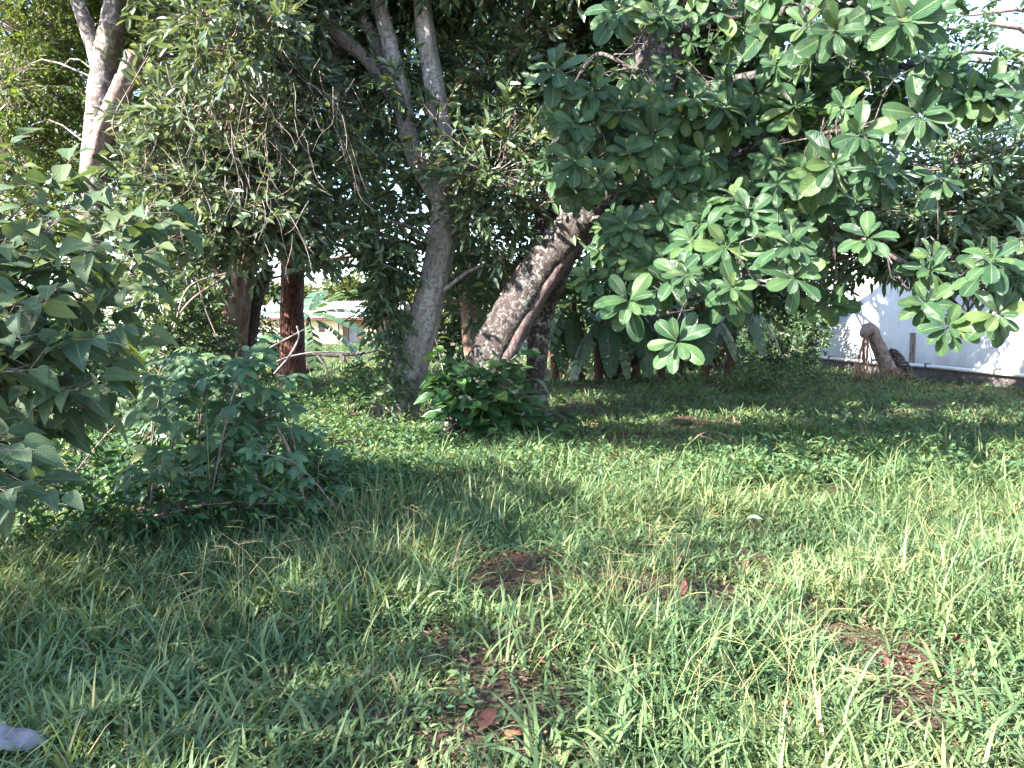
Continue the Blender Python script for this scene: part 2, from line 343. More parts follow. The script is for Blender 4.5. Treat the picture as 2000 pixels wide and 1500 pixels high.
# ------------------------------------------------------------------ ground
def ground_mat():
    m, nt, p, out = newmat('soil_and_turf')
    g = nt.nodes.new('ShaderNodeNewGeometry')
    a = N_(nt, 'ShaderNodeTexNoise', Scale=1.1, Detail=6.0, Roughness=0.65); b = N_(nt, 'ShaderNodeTexNoise', Scale=28.0, Detail=5.0, Roughness=0.7)
    for n in (a, b): nt.links.new(g.outputs['Position'], n.inputs['Vector'])
    soil = ramp(nt, b.outputs[0], [(0.3, (0.05, 0.028, 0.025)), (0.55, (0.12, 0.068, 0.055)), (0.8, (0.22, 0.135, 0.11))])
    turf = ramp(nt, b.outputs[0], [(0.3, (0.03, 0.06, 0.02)), (0.7, (0.075, 0.13, 0.04))])
    c = mixc(nt, ramp(nt, a.outputs[0], [(0.46, (0, 0, 0)), (0.66, (1, 1, 1))]), soil, turf)
    nt.links.new(c, p.inputs['Base Color']); p.inputs['Roughness'].default_value = 0.95; p.inputs['Specular IOR Level'].default_value = 0.1
    bp = N_(nt, 'ShaderNodeBump', Strength=1.0, Distance=0.06); nt.links.new(b.outputs[0], bp.inputs['Height']); nt.links.new(bp.outputs[0], p.inputs['Normal'])
    return m
xs = np.concatenate([-np.geomspace(700, 14, 26), np.linspace(-13.5, 13.5, 136), np.geomspace(14, 700, 26)])
ys = np.concatenate([-np.geomspace(500, 6, 16), np.linspace(-5.5, 32, 160), np.geomspace(33, 1200, 34)])
XX, YY = np.meshgrid(xs, ys); ga = Acc()
nx, ny = len(xs), len(ys); ii = np.arange(ny - 1)[:, None] * nx + np.arange(nx - 1)[None]
ga.add(np.stack([XX, YY, gz(XX, YY)], -1).reshape(-1, 3), np.stack([ii, ii + 1, ii + nx + 1, ii + nx], -1).reshape(-1, 4))
gr = ga.build('ground', ground_mat(), kind='structure')

# ------------------------------------------------------------------ white building on the right
def wallmat():
    m, nt, p, out = newmat('white_render')
    g = nt.nodes.new('ShaderNodeNewGeometry'); n = N_(nt, 'ShaderNodeTexNoise', Scale=1.6, Detail=7.0, Roughness=0.7); nt.links.new(g.outputs['Position'], n.inputs['Vector'])
    sp = nt.nodes.new('ShaderNodeSeparateXYZ'); nt.links.new(g.outputs['Position'], sp.inputs[0])
    low = ramp(nt, mth(nt, 'ADD', mth(nt, 'MULTIPLY', sp.outputs[2], 0.6), mth(nt, 'MULTIPLY', n.outputs[0], 0.45)), [(0.38, (0.7, 0.7, 0.7)), (0.75, (0, 0, 0))])
    c = ramp(nt, n.outputs[0], [(0.3, (0.56, 0.56, 0.58)), (0.65, (0.68, 0.68, 0.69))])
    mp = nt.nodes.new('ShaderNodeMapping'); mp.inputs['Scale'].default_value = (2.5, 2.5, 0.25); nt.links.new(g.outputs['Position'], mp.inputs[0])
    st = N_(nt, 'ShaderNodeTexNoise', Scale=1.0, Detail=5.0, Roughness=0.6); nt.links.new(mp.outputs[0], st.inputs['Vector'])
    c = mixc(nt, ramp(nt, st.outputs[0], [(0.5, (0, 0, 0)), (0.72, (0.6, 0.6, 0.6))]), c, (0.42, 0.42, 0.43))
    c = mixc(nt, low, c, (0.30, 0.29, 0.29))
    nt.links.new(c, p.inputs['Base Color']); p.inputs['Roughness'].default_value = 0.9
    return m
A = np.array([11.75, 30.3, 0.0]); B = np.array([13.15, 15.5, 0.0])
Xw = unit(B - A); Zw = np.array([0, 0, 1.0]); Yw = np.cross(Zw, Xw)      # Yw: into the building
if Yw[0] < 0: Yw = -Yw
LEN = float(np.linalg.norm(B - A))
wb = root('white_building', A, 'long white rendered building wall behind the trees with a pipe along its foot', 'building')
a = Acc(); frame_box(a, A, Xw, Yw, Zw, (0.28, 0, 0.42), (LEN, 8, 4.6)); a.build('wall', wallmat(), wb, False)
a = Acc(); frame_box(a, A, Xw, Yw, Zw, (0.0, -0.06, 0.0), (0.277, 8.0, 4.6)); a.build('corner_column', plain('column_paint', (0.6, 0.6, 0.62), (0.72, 0.72, 0.73), 3), wb, False)
a = Acc(); frame_box(a, A, Xw, Yw, Zw, (0.28, -0.05, -0.2), (LEN, 7.9, 0.417)); a.build('plinth', plain('damp_plinth', (0.07, 0.06, 0.06), (0.16, 0.14, 0.14), 4, 0.9, 0.3), wb, False)
a = Acc(); tube(a, [A - Xw * 0.35 + Xw * (LEN + .35) * t_ - Yw * 0.14 + Zw * (0.41 + z_) for t_, z_ in ((0, .01), (.15, .0), (.3, -.02), (.45, .01), (.6, -.01), (.8, -.03), (1, 0))], [0.055] * 7, 10, 30, cap=True)
pipe = a.build('drain_pipe', plain('pipe_plastic', (0.62, 0.62, 0.62), (0.74, 0.74, 0.74), 5, 0.4), wb)
for k in range(5):
    a = Acc(); frame_box(a, A, Xw, Yw, Zw, (1.2 + 2.9 * k, -0.21, 0.33), (1.26 + 2.9 * k, -0.052, 0.5)); a.build('pipe_clamp', plain('clamp_metal', (0.05, 0.05, 0.05), (0.1, 0.1, 0.1), 5), wb, False).parent = pipe
a = Acc(); frame_box(a, A, Xw, Yw, Zw, (10.6, -0.07, 0.42), (10.95, -0.003, 4.59)); a.build('pilaster', wallmat(), wb, False)
a = Acc(); frame_box(a, A, Xw, Yw, Zw, (-0.3, -0.5, 4.603), (LEN, 8.4, 4.75)); a.build('roof', plain('roof_sheet', (0.35, 0.35, 0.36), (0.45, 0.45, 0.46), 3), wb, False)

# ------------------------------------------------------------------ distant house
def house():
    Y0 = 74.0
    x0, x1 = W(590, 650, Y0)[0] - 3.5, W(770, 650, Y0)[0] + 0.5
    r = root('house', ((x0 + x1) / 2, Y0, 0), 'small ochre house with ribbed metal roof seen through the gap between trunks', 'house')
    och = plain('ochre_paint', (0.40, 0.29, 0.17), (0.47, 0.35, 0.21), 1.0, 0.9)
    crm = plain('cream_paint', (0.60, 0.52, 0.30), (0.66, 0.58, 0.36), 1.0, 0.9)
    xm = W(660, 650, Y0)[0]
    def bx(name, m, lo, hi): q = Acc(); box(q, lo, hi); return q.build(name, m, r, False)
    bx('wall', crm, (x0, Y0, 0), (xm, Y0 + 6, 2.2))
    bx('porch_wall', och, (xm + 0.003, Y0 + 1.2, 0), (x1, Y0 + 6, 2.2))
    px_ = lambda p: W(p, 650, Y0)[0]
    for p in (662, 712):
        bx('porch_column', och, (px_(p), Y0 + 0.1, 0), (px_(p + (6 if p < 700 else 23)), Y0 + 0.4, 2.2))
    d = bx('door', plain('grey_door', (0.36, 0.33, 0.36), (0.42, 0.39, 0.42), 2), (px_(677), Y0 + 1.12, 0.05), (px_(693), Y0 + 1.197, 2.05))
    bx('door_frame', plain('door_trim', (0.14, 0.08, 0.06), (0.18, 0.1, 0.08), 2), (px_(675), Y0 + 1.15, 0.0), (px_(676.8), Y0 + 1.197, 2.15))
    bx('handle', plain('brass', (0.3, 0.22, 0.08), (0.35, 0.26, 0.1), 3), (px_(691.5), Y0 + 1.05, 1.0), (px_(692.3), Y0 + 1.117, 1.1)).parent = d
    w1 = bx('window', plain('dark_glass', (0.02, 0.02, 0.02), (0.04, 0.03, 0.03), 2, 0.2), (px_(741), Y0 + 1.14, 1.2), (px_(752), Y0 + 1.197, 1.95))
    bx('sill', och, (px_(740), Y0 + 1.05, 1.1), (px_(753), Y0 + 1.19, 1.197)).parent = w1
    w2 = bx('window', plain('dark_glass_pane', (0.02, 0.02, 0.02), (0.04, 0.03, 0.03), 2, 0.2), (px_(622), Y0 - 0.05, 1.0), (px_(634), Y0 - 0.003, 1.9))
    bx('sill', crm, (px_(621), Y0 - 0.12, 0.9), (px_(635), Y0 - 0.004, 0.997)).parent = w2
    bx('fascia', plain('red_fascia', (0.12, 0.035, 0.035), (0.16, 0.05, 0.045), 2), (x0 - 0.4, Y0 - 0.62, 2.18), (x1 + 0.4, Y0 - 0.55, 2.36))
    q = Acc(); n = int((x1 - x0 + 0.8) / 0.28)
    xx = np.linspace(x0 - 0.4, x1 + 0.4, n * 4 + 1); zz = np.where(np.arange(n * 4 + 1) % 4 == 0, 0.09, 0.0)
    P = []
    for (yy, z) in ((Y0 - 0.7, 2.36), (Y0 + 3.2, 4.0), (Y0 + 7.0, 2.36)): P.append(np.stack([xx, np.full_like(xx, yy), zz + z], -1))
    k = len(xx); i = np.arange(k - 1)
    q.add(np.vstack(P), [np.stack([i, i + 1, i + k + 1, i + k], -1), np.stack([i + k, i + k + 1, i + 2 * k + 1, i + 2 * k], -1)])
    q.build('roof', plain('ribbed_sheet', (0.52, 0.50, 0.47), (0.62, 0.60, 0.57), 0.6, 0.55), r, False)
house()
def house2():
    Y0 = 80.0; x0, x1 = W(455, 640, Y0)[0], W(545, 640, Y0)[0]
    r = root('shed', ((x0 + x1) / 2, Y0, 0), 'pale far shed with flat white roof just left of the reddish furrowed trunk', 'shed')
    q = Acc(); box(q, (x0, Y0, 0), (x1, Y0 + 5, 2.2)); q.build('wall', plain('shed_wall', (0.5, 0.42, 0.36), (0.6, 0.5, 0.44), 1), r, False)
    q = Acc(); frame_box(q, np.array([x0 - 0.4, Y0 - 0.6, 2.203]), np.array([1, 0, 0.0]), unit([0, 1, 0.25]), unit([0, -0.25, 1]), (0, 0, 0), (x1 - x0 + 0.8, 6.0, 0.12))
    q.build('roof', plain('shed_roof', (0.6, 0.6, 0.6), (0.7, 0.7, 0.7), 1), r, False)
house2()
# ------------------------------------------------------------------ foliage generators
def sprays(O, D, k, leaf, twiglen, droop=0.25, spread=0.85, updir=0.9):
    """k leaves along each twig: arrays P, D, N, L and the twig ends"""
    n = len(O); D = unit(D)
    s = (np.arange(k) + 0.6) / k
    side0 = unit(np.cross(D, np.array([0, 0, 1.0])) + 1e-4)
    up0 = np.cross(side0, D)
    tl = twiglen * rng.uniform(0.7, 1.25, n)
    P = O[:, None, :] + D[:, None, :] * (s[None, :] * tl[:, None])[:, :, None]
    P[..., 2] -= droop * (s[None, :] ** 2) * tl[:, None] * 0.6
    ang = (np.arange(k) * 2.4)[None, :] + rng.uniform(0, 6.28, (n, 1)) + rng.normal(0, 0.35, (n, k))
    rad = side0[:, None, :] * np.cos(ang)[..., None] + up0[:, None, :] * np.sin(ang)[..., None] * 0.7
    fwd = 0.35 + 0.75 * s[None, :, None]
    LD = D[:, None, :] * fwd + rad * spread + rng.normal(0, 0.18, (n, k, 3)); LD[..., 2] -= droop
    NN = np.array([0, 0, updir]) + rng.normal(0, 0.62, (n, k, 3)) - 0.12 * D[:, None, :]
    L = leaf * rng.uniform(0.65, 1.25, (n, k))
    return P.reshape(-1, 3), LD.reshape(-1, 3), NN.reshape(-1, 3), L.ravel(), O + D * tl[:, None]
def clump_points(c, r, n):
    d = unit(rng.standard_normal((n, 3))); q = rng.random(n) ** 0.45
    return c + d * q[:, None] * np.asarray(r), d
def pxclump(px, py, Y, rx, ry, rd=None):
    c = W(px, py, Y); s = Y / FPX
    return c, np.array([rx * s, rd if rd else 0.75 * max(rx, ry) * s, ry * s])
def crown(rt, clumps, dens, leaf, twig, k, mat, tmpl=SIMPLE, twigs=None, name='crown', droop=0.25, tw_r=0.006, kind='stuff', wid=1.0, up=0.12):
    acc = Acc(); tw = Acc()
    for (c, r) in clumps:
        vol = r[0] * r[1] * r[2] * 4.19
        n = int(np.clip(dens * vol ** 0.8, 8, 900))
        O, d = clump_points(c, r, n)
        D = unit(d + rng.normal(0, 0.45, (n, 3)) + np.array([0, 0, up]))
        P, LD, NN, L, E = sprays(O, D, k, leaf, twig, droop)
        add_leaves(acc, tmpl, P, LD, NN, L, wid)
        if twigs:
            for i in range(0, n):
                m = O[i] + (c - O[i]) * 0.55; m[2] -= 0.05
                tube(tw, [m, O[i], E[i]], [tw_r * 1.6, tw_r, tw_r * 0.4], 3, 4)
    acc.build(name, mat, rt, False, kind)
    if twigs and tw.n: tw.build('twigs', twigs, rt, True, 'stuff')
def limbs(acc, trunkC, clumps, r0=0.05, frac=(0.35, 0.95)):
    for (c, r) in clumps:
        d = np.linalg.norm(trunkC - c, axis=1) + 1.2 * np.maximum(0, trunkC[:, 2] - c[2] + 0.3)
        i = int(np.argmin(d)); s = trunkC[i]
        m = (s + c) / 2 + rng.normal(0, 0.12, 3); m[2] += 0.12 * np.linalg.norm(c - s)
        tube(acc, [s, m, c, c + (c - m) * 0.35], [r0, r0 * 0.7, r0 * 0.4, r0 * 0.15], 6, 10, rough=0.05)
def ptrunk(path):
    """path of (px, py, Y, width px) -> points, radii"""
    return [W(p, q, Y) for p, q, Y, _ in path], [wd / 2 * Y / FPX for _, _, Y, wd in path]

# ------------------------------------------------------------------ tree A: pale twin trunk in the middle
pa, ra = ptrunk([(745, 855, 12.6, 84), (768, 790, 12.6, 62), (798, 710, 12.7, 56), (824, 630, 12.7, 52), (843, 555, 12.7, 46), (862, 470, 12.7, 46), (872, 405, 12.7, 52), (868, 320, 12.7, 46), (858, 230, 12.7, 42), (842, 130, 12.7, 38), (828, 40, 12.7, 34), (818, -90, 12.7, 30), (800, -330, 12.8, 16)])
tA = root('pale_barked_tree', (pa[0][0], pa[0][1], 0), 'pale grey barked tree with fluted twin trunk leaning right in the middle', 'tree')
acc = Acc(); CA = tube(acc, pa, ra, 24, 90, 0.03, 0.13)
p2, r2 = ptrunk([(795, 855, 12.75, 60), (802, 790, 12.75, 38), (824, 700, 12.8, 34), (848, 610, 12.8, 32), (866, 520, 12.8, 32), (884, 440, 12.8, 32), (890, 390, 12.8, 24)]); tube(acc, p2, r2, 12, 36, 0.04, 0.1)
stems = [[(795, 740, 13.0, 40), (770, 640, 13.1, 34), (742, 530, 13.2, 30), (722, 450, 13.2, 30), (700, 330, 13.3, 26), (660, 150, 13.4, 22), (640, -60, 13.5, 16)],
         [(868, 400, 12.8, 36), (835, 350, 12.9, 36), (806, 290, 12.9, 36), (782, 180, 12.8, 36), (762, 90, 12.8, 32), (738, 0, 12.8, 32), (700, -140, 12.8, 22)],
         [(806, 285, 13.0, 30), (775, 180, 13.2, 26), (735, 90, 13.2, 24), (695, 0, 13.2, 24), (650, -120, 13.2, 16)],
         [(775, 200, 13.3, 26), (720, 120, 13.1, 26), (672, 78, 13.0, 26), (625, 22, 13.0, 22), (580, -30, 13.0, 18)],
         [(880, 430, 13.2, 26), (925, 330, 13.3, 26), (955, 250, 13.4, 24), (1000, 140, 13.4, 20), (1040, 0, 13.4, 16)]]
CS = [CA]
for st in stems:
    q, rr = ptrunk(st); CS.append(tube(acc, q, rr, 10, 30, 0.05, 0.06))
clA = [pxclump(*c) for c in [(680, 345, 11.9, 75, 80), (640, 430, 11.7, 75, 50), (735, 510, 12.2, 40, 40), (752, 585, 12.5, 30, 40), (755, 430, 12.1, 60, 55), (720, 200, 14.0, 90, 110), (945, 180, 13.4, 100, 120), (960, 330, 12.0, 110, 75), (1040, 400, 12.0, 60, 45), (965, 430, 12.2, 70, 55), (945, 500, 13.2, 55, 45), (825, 310, 11.9, 40, 26), (810, 60, 14.2, 110, 80), (1045, 90, 13.0, 100, 90), (640, 90, 13.8, 90, 80), (1000, 260, 12.6, 70, 60), (925, 395, 12.2, 50, 30), (600, 260, 12.0, 70, 80), (765, 150, 12.2, 40, 50), (855, 225, 12.1, 36, 36), (1010, 560, 13.4, 60, 50), (915, 590, 13.6, 45, 50),
                                    (900, -120, 12.8, 260, 120, 2.0), (640, -150, 12.8, 200, 110, 2.0), (1150, -150, 10.8, 140, 80, 1.2)]]
limbs(acc, np.vstack(CS), clA, 0.04)
acc.build('trunk', B_pale, tA)
crown(tA, clA, 72, 0.19, 0.45, 9, M_ever, SIMPLE, B_twig)

# ------------------------------------------------------------------ tree B: leaning lichened trunk, broad leaves
pb, rb = ptrunk([(905, 870, 12.2, 170), (925, 800, 12.2, 112), (960, 700, 12.2, 86), (1009, 605, 12.15, 82), (1066, 515, 12.1, 80), (1126, 440, 12.0, 82), (1180, 370, 11.9, 86), (1215, 280, 12.0, 98), (1262, 160, 11.9, 104), (1302, 50, 11.8, 100), (1345, -80, 11.6, 90), (1400, -300, 11.3, 50)])
tB = root('broad_leaved_tree', (pb[0][0], pb[0][1], 0), 'large leaning tree with lichen spotted trunk and rosettes of broad ribbed leaves', 'tree')
acc = Acc(); CB = tube(acc, pb, rb, 24, 80, 0.04, 0.06)
q, rr = ptrunk([(950, 815, 12.05, 48), (982, 712, 12.02, 38), (1026, 622, 12.0, 36), (1078, 538, 11.96, 34), (1134, 462, 11.9, 28), (1190, 385, 11.85, 20)]); rdg = Acc(); tube(rdg, q, rr, 12, 34, 0.05, 0.12); rdg.build('buttress_ridge', B_mauve, tB)
q, rr = ptrunk([(1045, 860, 13.0, 70), (1046, 740, 13.0, 42), (1058, 620, 13.0, 42), (1088, 530, 12.9, 52), (1125, 450, 12.7, 50), (1190, 400, 12.6, 56), (1260, 340, 12.5, 44), (1360, 240, 12.4, 30), (1450, 100, 12.4, 18)]); tube(acc, q, rr, 14, 40, 0.05, 0.08)
q, rr = ptrunk([(1035, 580, 12.4, 60), (1052, 500, 12.45, 50), (1068, 420, 12.6, 40), (1088, 310, 12.8, 34), (1104, 210, 12.9, 28), (1130, 60, 13.0, 20), (1150, -60, 13, 12)]); tube(acc, q, rr, 12, 34, 0.05, 0.08)
BR = [[(1190, 350, 12.0, 40), (1330, 330, 10.6, 30), (1480, 290, 9.0, 22), (1600, 262, 7.9, 15), (1680, 250, 7.2, 9)],
      [(1240, 230, 12.0, 46), (1400, 165, 10.2, 34), (1600, 130, 8.6, 26), (1780, 130, 7.6, 18), (1900, 160, 7.0, 10)],
      [(1120, 425, 12.2, 30), (1250, 440, 10.6, 22), (1340, 480, 9.0, 18), (1430, 535, 7.9, 12), (1490, 560, 7.4, 6)],
      [(1300, 60, 11.8, 50), (1400, 35, 10.0, 36), (1550, 20, 8.2, 26), (1720, 5, 7.2, 18), (1800, 10, 6.8, 10)],
      [(1200, 400, 12.4, 36), (1400, 405, 10.4, 28), (1560, 425, 9.0, 22), (1690, 470, 8.0, 16), (1800, 540, 7.3, 10), (1890, 610, 6.9, 6)],
      [(1105, 200, 12.9, 14), (1160, 110, 11, 12), (1230, 130, 9.4, 10), (1300, 150, 8.6, 8)],
      [(1180, 370, 12.0, 24), (1170, 330, 10.6, 16), (1150, 300, 9.4, 10), (1110, 180, 8.6, 6)],
      [(1250, 440, 10.6, 16), (1260, 520, 9.4, 12), (1300, 600, 8.4, 9), (1325, 655, 7.8, 6)],
      [(1345, -60, 11.6, 50), (1500, -110, 9.6, 34), (1700, -120, 8.0, 24), (1850, -80, 7.2, 12)]]
bw = Acc(); bpts = []
for b in BR:
    q, rr = ptrunk(b); bpts.append(tube(bw, q, np.array(rr) * 0.62, 8, 34, 0.06))
tube(bw, [W(1620, 380, 8.3), W(1628, 470, 8.2), W(1634, 540, 8.2)], [0.02, 0.016, 0.008], 5, 8, 0.08)
tube(bw, [W(1628, 455, 8.2), W(1605, 500, 8.15), W(1596, 535, 8.1)], [0.01, 0.008, 0.004], 4, 6)
tube(bw, [W(1630, 440, 8.2), W(1655, 450, 8.25), W(1668, 475, 8.3)], [0.01, 0.008, 0.004], 4, 6)
acc.build('trunk', B_lich, tB); 
BP = np.vstack(bpts)
manual = [(1085, 140, 1.15), (1125, 320, 1.05), (1160, 180, .8), (1210, 205, .75), (1240, 195, .7), (1275, 268, 1.15), (1225, 300, .8), (1390, 215, 1.1), (1372, 305, 1), (1480, 185, .95), (1505, 45, 1.15), (1550, 215, 1.0), (1575, 60, 1), (1590, 332, 1.2), (1625, 322, 1.2), (1675, 265, 1.0), (1735, 200, .9), (1765, 42, 1.2), (1795, 225, 1.1), (1800, 40, 1.0), (1935, 185, 1.3), (1890, 190, 1), (1630, 60, 1), (1490, 362, 1.1), (1370, 375, .9), (1458, 385, .9), (1415, 485, 1.05), (1470, 450, .9), (1350, 430, .95), (1415, 580, 1), (1325, 668, 1.1), (1228, 590, 1.15), (1300, 555, .95), (1265, 520, .9), (1505, 490, 1.0), (1550, 545, 1.1), (1575, 500, .9), (1430, 560, .8), (1805, 595, .85), (1850, 640, .9), (1945, 615, .95), (1915, 540, .9), (1815, 530, .8), (1330, 500, .9), (1220, 440, .8), (1290, 425, .85), (1380, 525, .9), (1530, 430, .9), (1610, 400, .9), (1445, 250, .9), (1330, 225, .9), (1320, 330, .8), (1700, 330, .9), (1655, 130, .9), (1400, 25, 1.0), (1450, 60, 1.0), (1350, 25, .8), (1205, 25, 1.0), (1290, 30, .8), (1690, 25, 1), (1620, 590, .8)]
rp, rd, rs = [], [], []
for (x, y, s) in manual:
    base = W(x, y, 8.0); i = np.argmin(np.abs(BP[:, 0] / BP[:, 1] - base[0] / 8.0) + 1.0 * np.abs((BP[:, 2] - 1.6) / BP[:, 1] - (base[2] - 1.6) / 8.0))
    Y = float(np.clip(BP[i, 1] - rng.uniform(0.1, 0.8), 6.0, 8.6)); p = W(x, y, Y); rp.append(p); rs.append(s * Y / 7.4); rd.append(BP[i])
for _ in range(460):
    i = rng.integers(len(BP)); f = rng.random()
    if BP[i, 1] > 11.2: continue
    p = BP[i] + rng.normal(0, [0.42, 0.5, 0.34]); p[1] = max(p[1], 6.0)
    if p[1] < BP[i, 1] - 0.9: p[1] = BP[i, 1] - 0.9
    u_, v_ = 1000 + p[0] / p[1] * FPX, 636 - (p[2] - 1.6) / p[1] * FPX
    if v_ > 545 or (u_ > 1850 and v_ < 140) or (1560 < u_ < 1780 and v_ > 500) or u_ < 1060 or (u_ < 1250 and v_ < 130): continue
    rp.append(p); rs.append(rng.uniform(0.5, 0.98)); rd.append(BP[i])
LP, LD, LN, LL = [], [], [], []
for p, s, st in zip(rp, rs, rd):
    p = np.array(p); ax = unit(unit(p - st) * 0.7 + np.array([0, -0.55, 0.35]) + rng.normal(0, 0.22, 3))
    dl = np.linalg.norm(p - st); m1 = st * .67 + p * .33 + rng.normal(0, 0.06 + .06 * dl, 3); m = st * .33 + p * .67 + np.array([0, 0.05, -0.05]) + rng.normal(0, 0.05 + .05 * dl, 3)
    tube(bw, [st, m1, m, p - ax * 0.04, p + ax * 0.05], [0.009, 0.008, 0.007, 0.006, 0.004], 5, 12)
    a1 = unit(np.cross(ax, [0.3, 0.2, 1])); a2 = np.cross(ax, a1)
    k = rng.integers(8, 15); th0 = rng.uniform(0, 6.28)
    for j in range(k):
        t = th0 + j * 2.4; inner = j / k
        el = 0.15 + 0.95 * inner ** 2.2 + rng.normal(0, 0.12)
        d = math.cos(el) * (math.cos(t) * a1 + math.sin(t) * a2) + math.sin(el) * ax
        d[2] -= 0.42 * (1 - inner)
        d = unit(d); LP.append(p + ax * 0.05 * inner + d * 0.015); LD.append(d)
        LN.append(unit(ax + np.array([0, 0, 0.35]) + rng.normal(0, 0.15, 3))); LL.append(0.285 * s * (1.08 - 0.55 * inner ** 1.5) * rng.uniform(0.8, 1.15))
bw.build('branches', B_lich, tB)
TB = [leaf_template(obov, 5, c_, a_, 0.012, i) for i, (a_, c_) in enumerate(((0.10, .28), (0.24, .45), (0.38, .2), (0.0, .5), (0.5, .1), (0.15, -.15)))]
split_leaves(tB, TB, M_big, M_bigm, LP, LD, LN, LL, 300)
fl = Acc()
for i in rng.choice(len(manual), 16, replace=False):
    p = np.array(rp[i]) + np.array([0, -0.03, 0.05])
    for j in range(6):
        d = unit(rng.normal(0, 1, 3) + np.array([0, -0.6, 0.8])); add_leaves(fl, FLAT2, [p], [d], [unit(rng.normal(0, 1, 3))], [0.05], 1.2)
fl.build('blossoms', plain('cream_petal', (0.6, 0.5, 0.28), (0.7, 0.62, 0.42), 10), tB, False, 'stuff')
# its own high crown, above and behind
clB = [pxclump(*c) for c in [(1180, 90, 13.5, 120, 90), (1330, 130, 13.5, 110, 90), (1500, 110, 13.5, 120, 90), (1250, 330, 13.8, 90, 70), (1420, 300, 13.5, 110, 80), (1580, 260, 13, 100, 90), (1690, 160, 12.5, 90, 80), (1640, 400, 12.5, 80, 60), (1330, 440, 13.5, 90, 50), (1500, 420, 13, 90, 60), (1330, -160, 12, 300, 120, 2.2), (1600, -170, 11.5, 200, 110, 2.0)]]
crown(tB, clB, 58, 0.24, 0.4, 8, M_dark, SIMPLE, None, 'crown', wid=1.3)

# ------------------------------------------------------------------ left: shrub of drooping heart shaped leaves
def heart_shrub():
    base = np.array([-3.9, 5.3, 0])
    r = root('heart_leaved_shrub', base, 'tall shrub with drooping heart shaped dull green leaves filling the left edge', 'shrub')
    st = Acc(); P, D, N, L = [], [], [], []
    ends = [(40, 330, 5.2), (150, 300, 5.3), (230, 350, 5.2), (300, 400, 5.1), (310, 480, 5.0), (250, 560, 4.9), (190, 480, 4.8), (90, 420, 4.8), (20, 470, 4.6), (120, 560, 4.5), (240, 640, 4.6), (180, 660, 4.4), (60, 600, 4.3), (250, 700, 4.7), (170, 760, 4.4), (70, 720, 4.2), (10, 660, 4.2), (190, 800, 4.6), (40, 880, 4.0), (10, 960, 3.9), (90, 960, 4.0), (-60, 380, 4.8), (-80, 550, 4.4), (-120, 300, 5.2), (-100, 760, 4.2), (280, 600, 5.2), (130, 400, 5.6), (20, 280, 5.8), (210, 740, 5.2), (120, 840, 5.0), (10, 560, 5.2), (330, 440, 5.3), (-150, 480, 5.2), (-60, 900, 4.3)]
    for (px, py, Y) in ends:
        e = W(px, py, Y); b = base + rng.normal(0, 0.12, 3) * [1, 1, 0]
        m = b * 0.5 + e * 0.5 + np.array([-0.25, 0.1, 0.35 + 0.1 * e[2]])
        C = tube(st, [b, m, e], [0.016, 0.009, 0.003], 6, 16, 0.05)
        ln = np.linalg.norm(e - m); k = int(14 + ln * 18)
        tang = unit(e - m)
        for j in range(k):
            s = 0.36 + 0.64 * (j + 0.5) / k; c = C[int(s * 15)] + (C[min(15, int(s * 15) + 1)] - C[int(s * 15)]) * ((s * 15) % 1)
            sd = 1 if j % 2 else -1
            out = unit(np.cross(tang, [0, 0, 1])) * sd
            d = unit(tang * 0.5 + out * 0.8 + np.array([0, -0.15, -0.55]) + rng.normal(0, 0.38, 3))
            pe = c + unit(d + np.array([0, 0, 0.5])) * rng.uniform(0.04, 0.2)
            tube(st, [c, pe], [0.003, 0.002], 3, 3)
            P.append(pe); D.append(d); N.append(unit(np.array([0.0, -0.55, 0.75]) + out * 0.25 + rng.normal(0, 0.25, 3))); L.append(rng.uniform(0.13, 0.235))
        P.append(e); D.append(unit(tang + np.array([0, -0.2, -0.5]))); N.append(np.array([0, -0.5, 0.8])); L.append(0.15)
    st.build('stems', B_twig, r)
    split_leaves(r, [leaf_template(heart, 6, 0.3, a_, 0.004, 5 + i) for i, a_ in enumerate((0.1, 0.22, 0.32))], M_heart, M_heartm, P, D, N, L, 300)
heart_shrub()

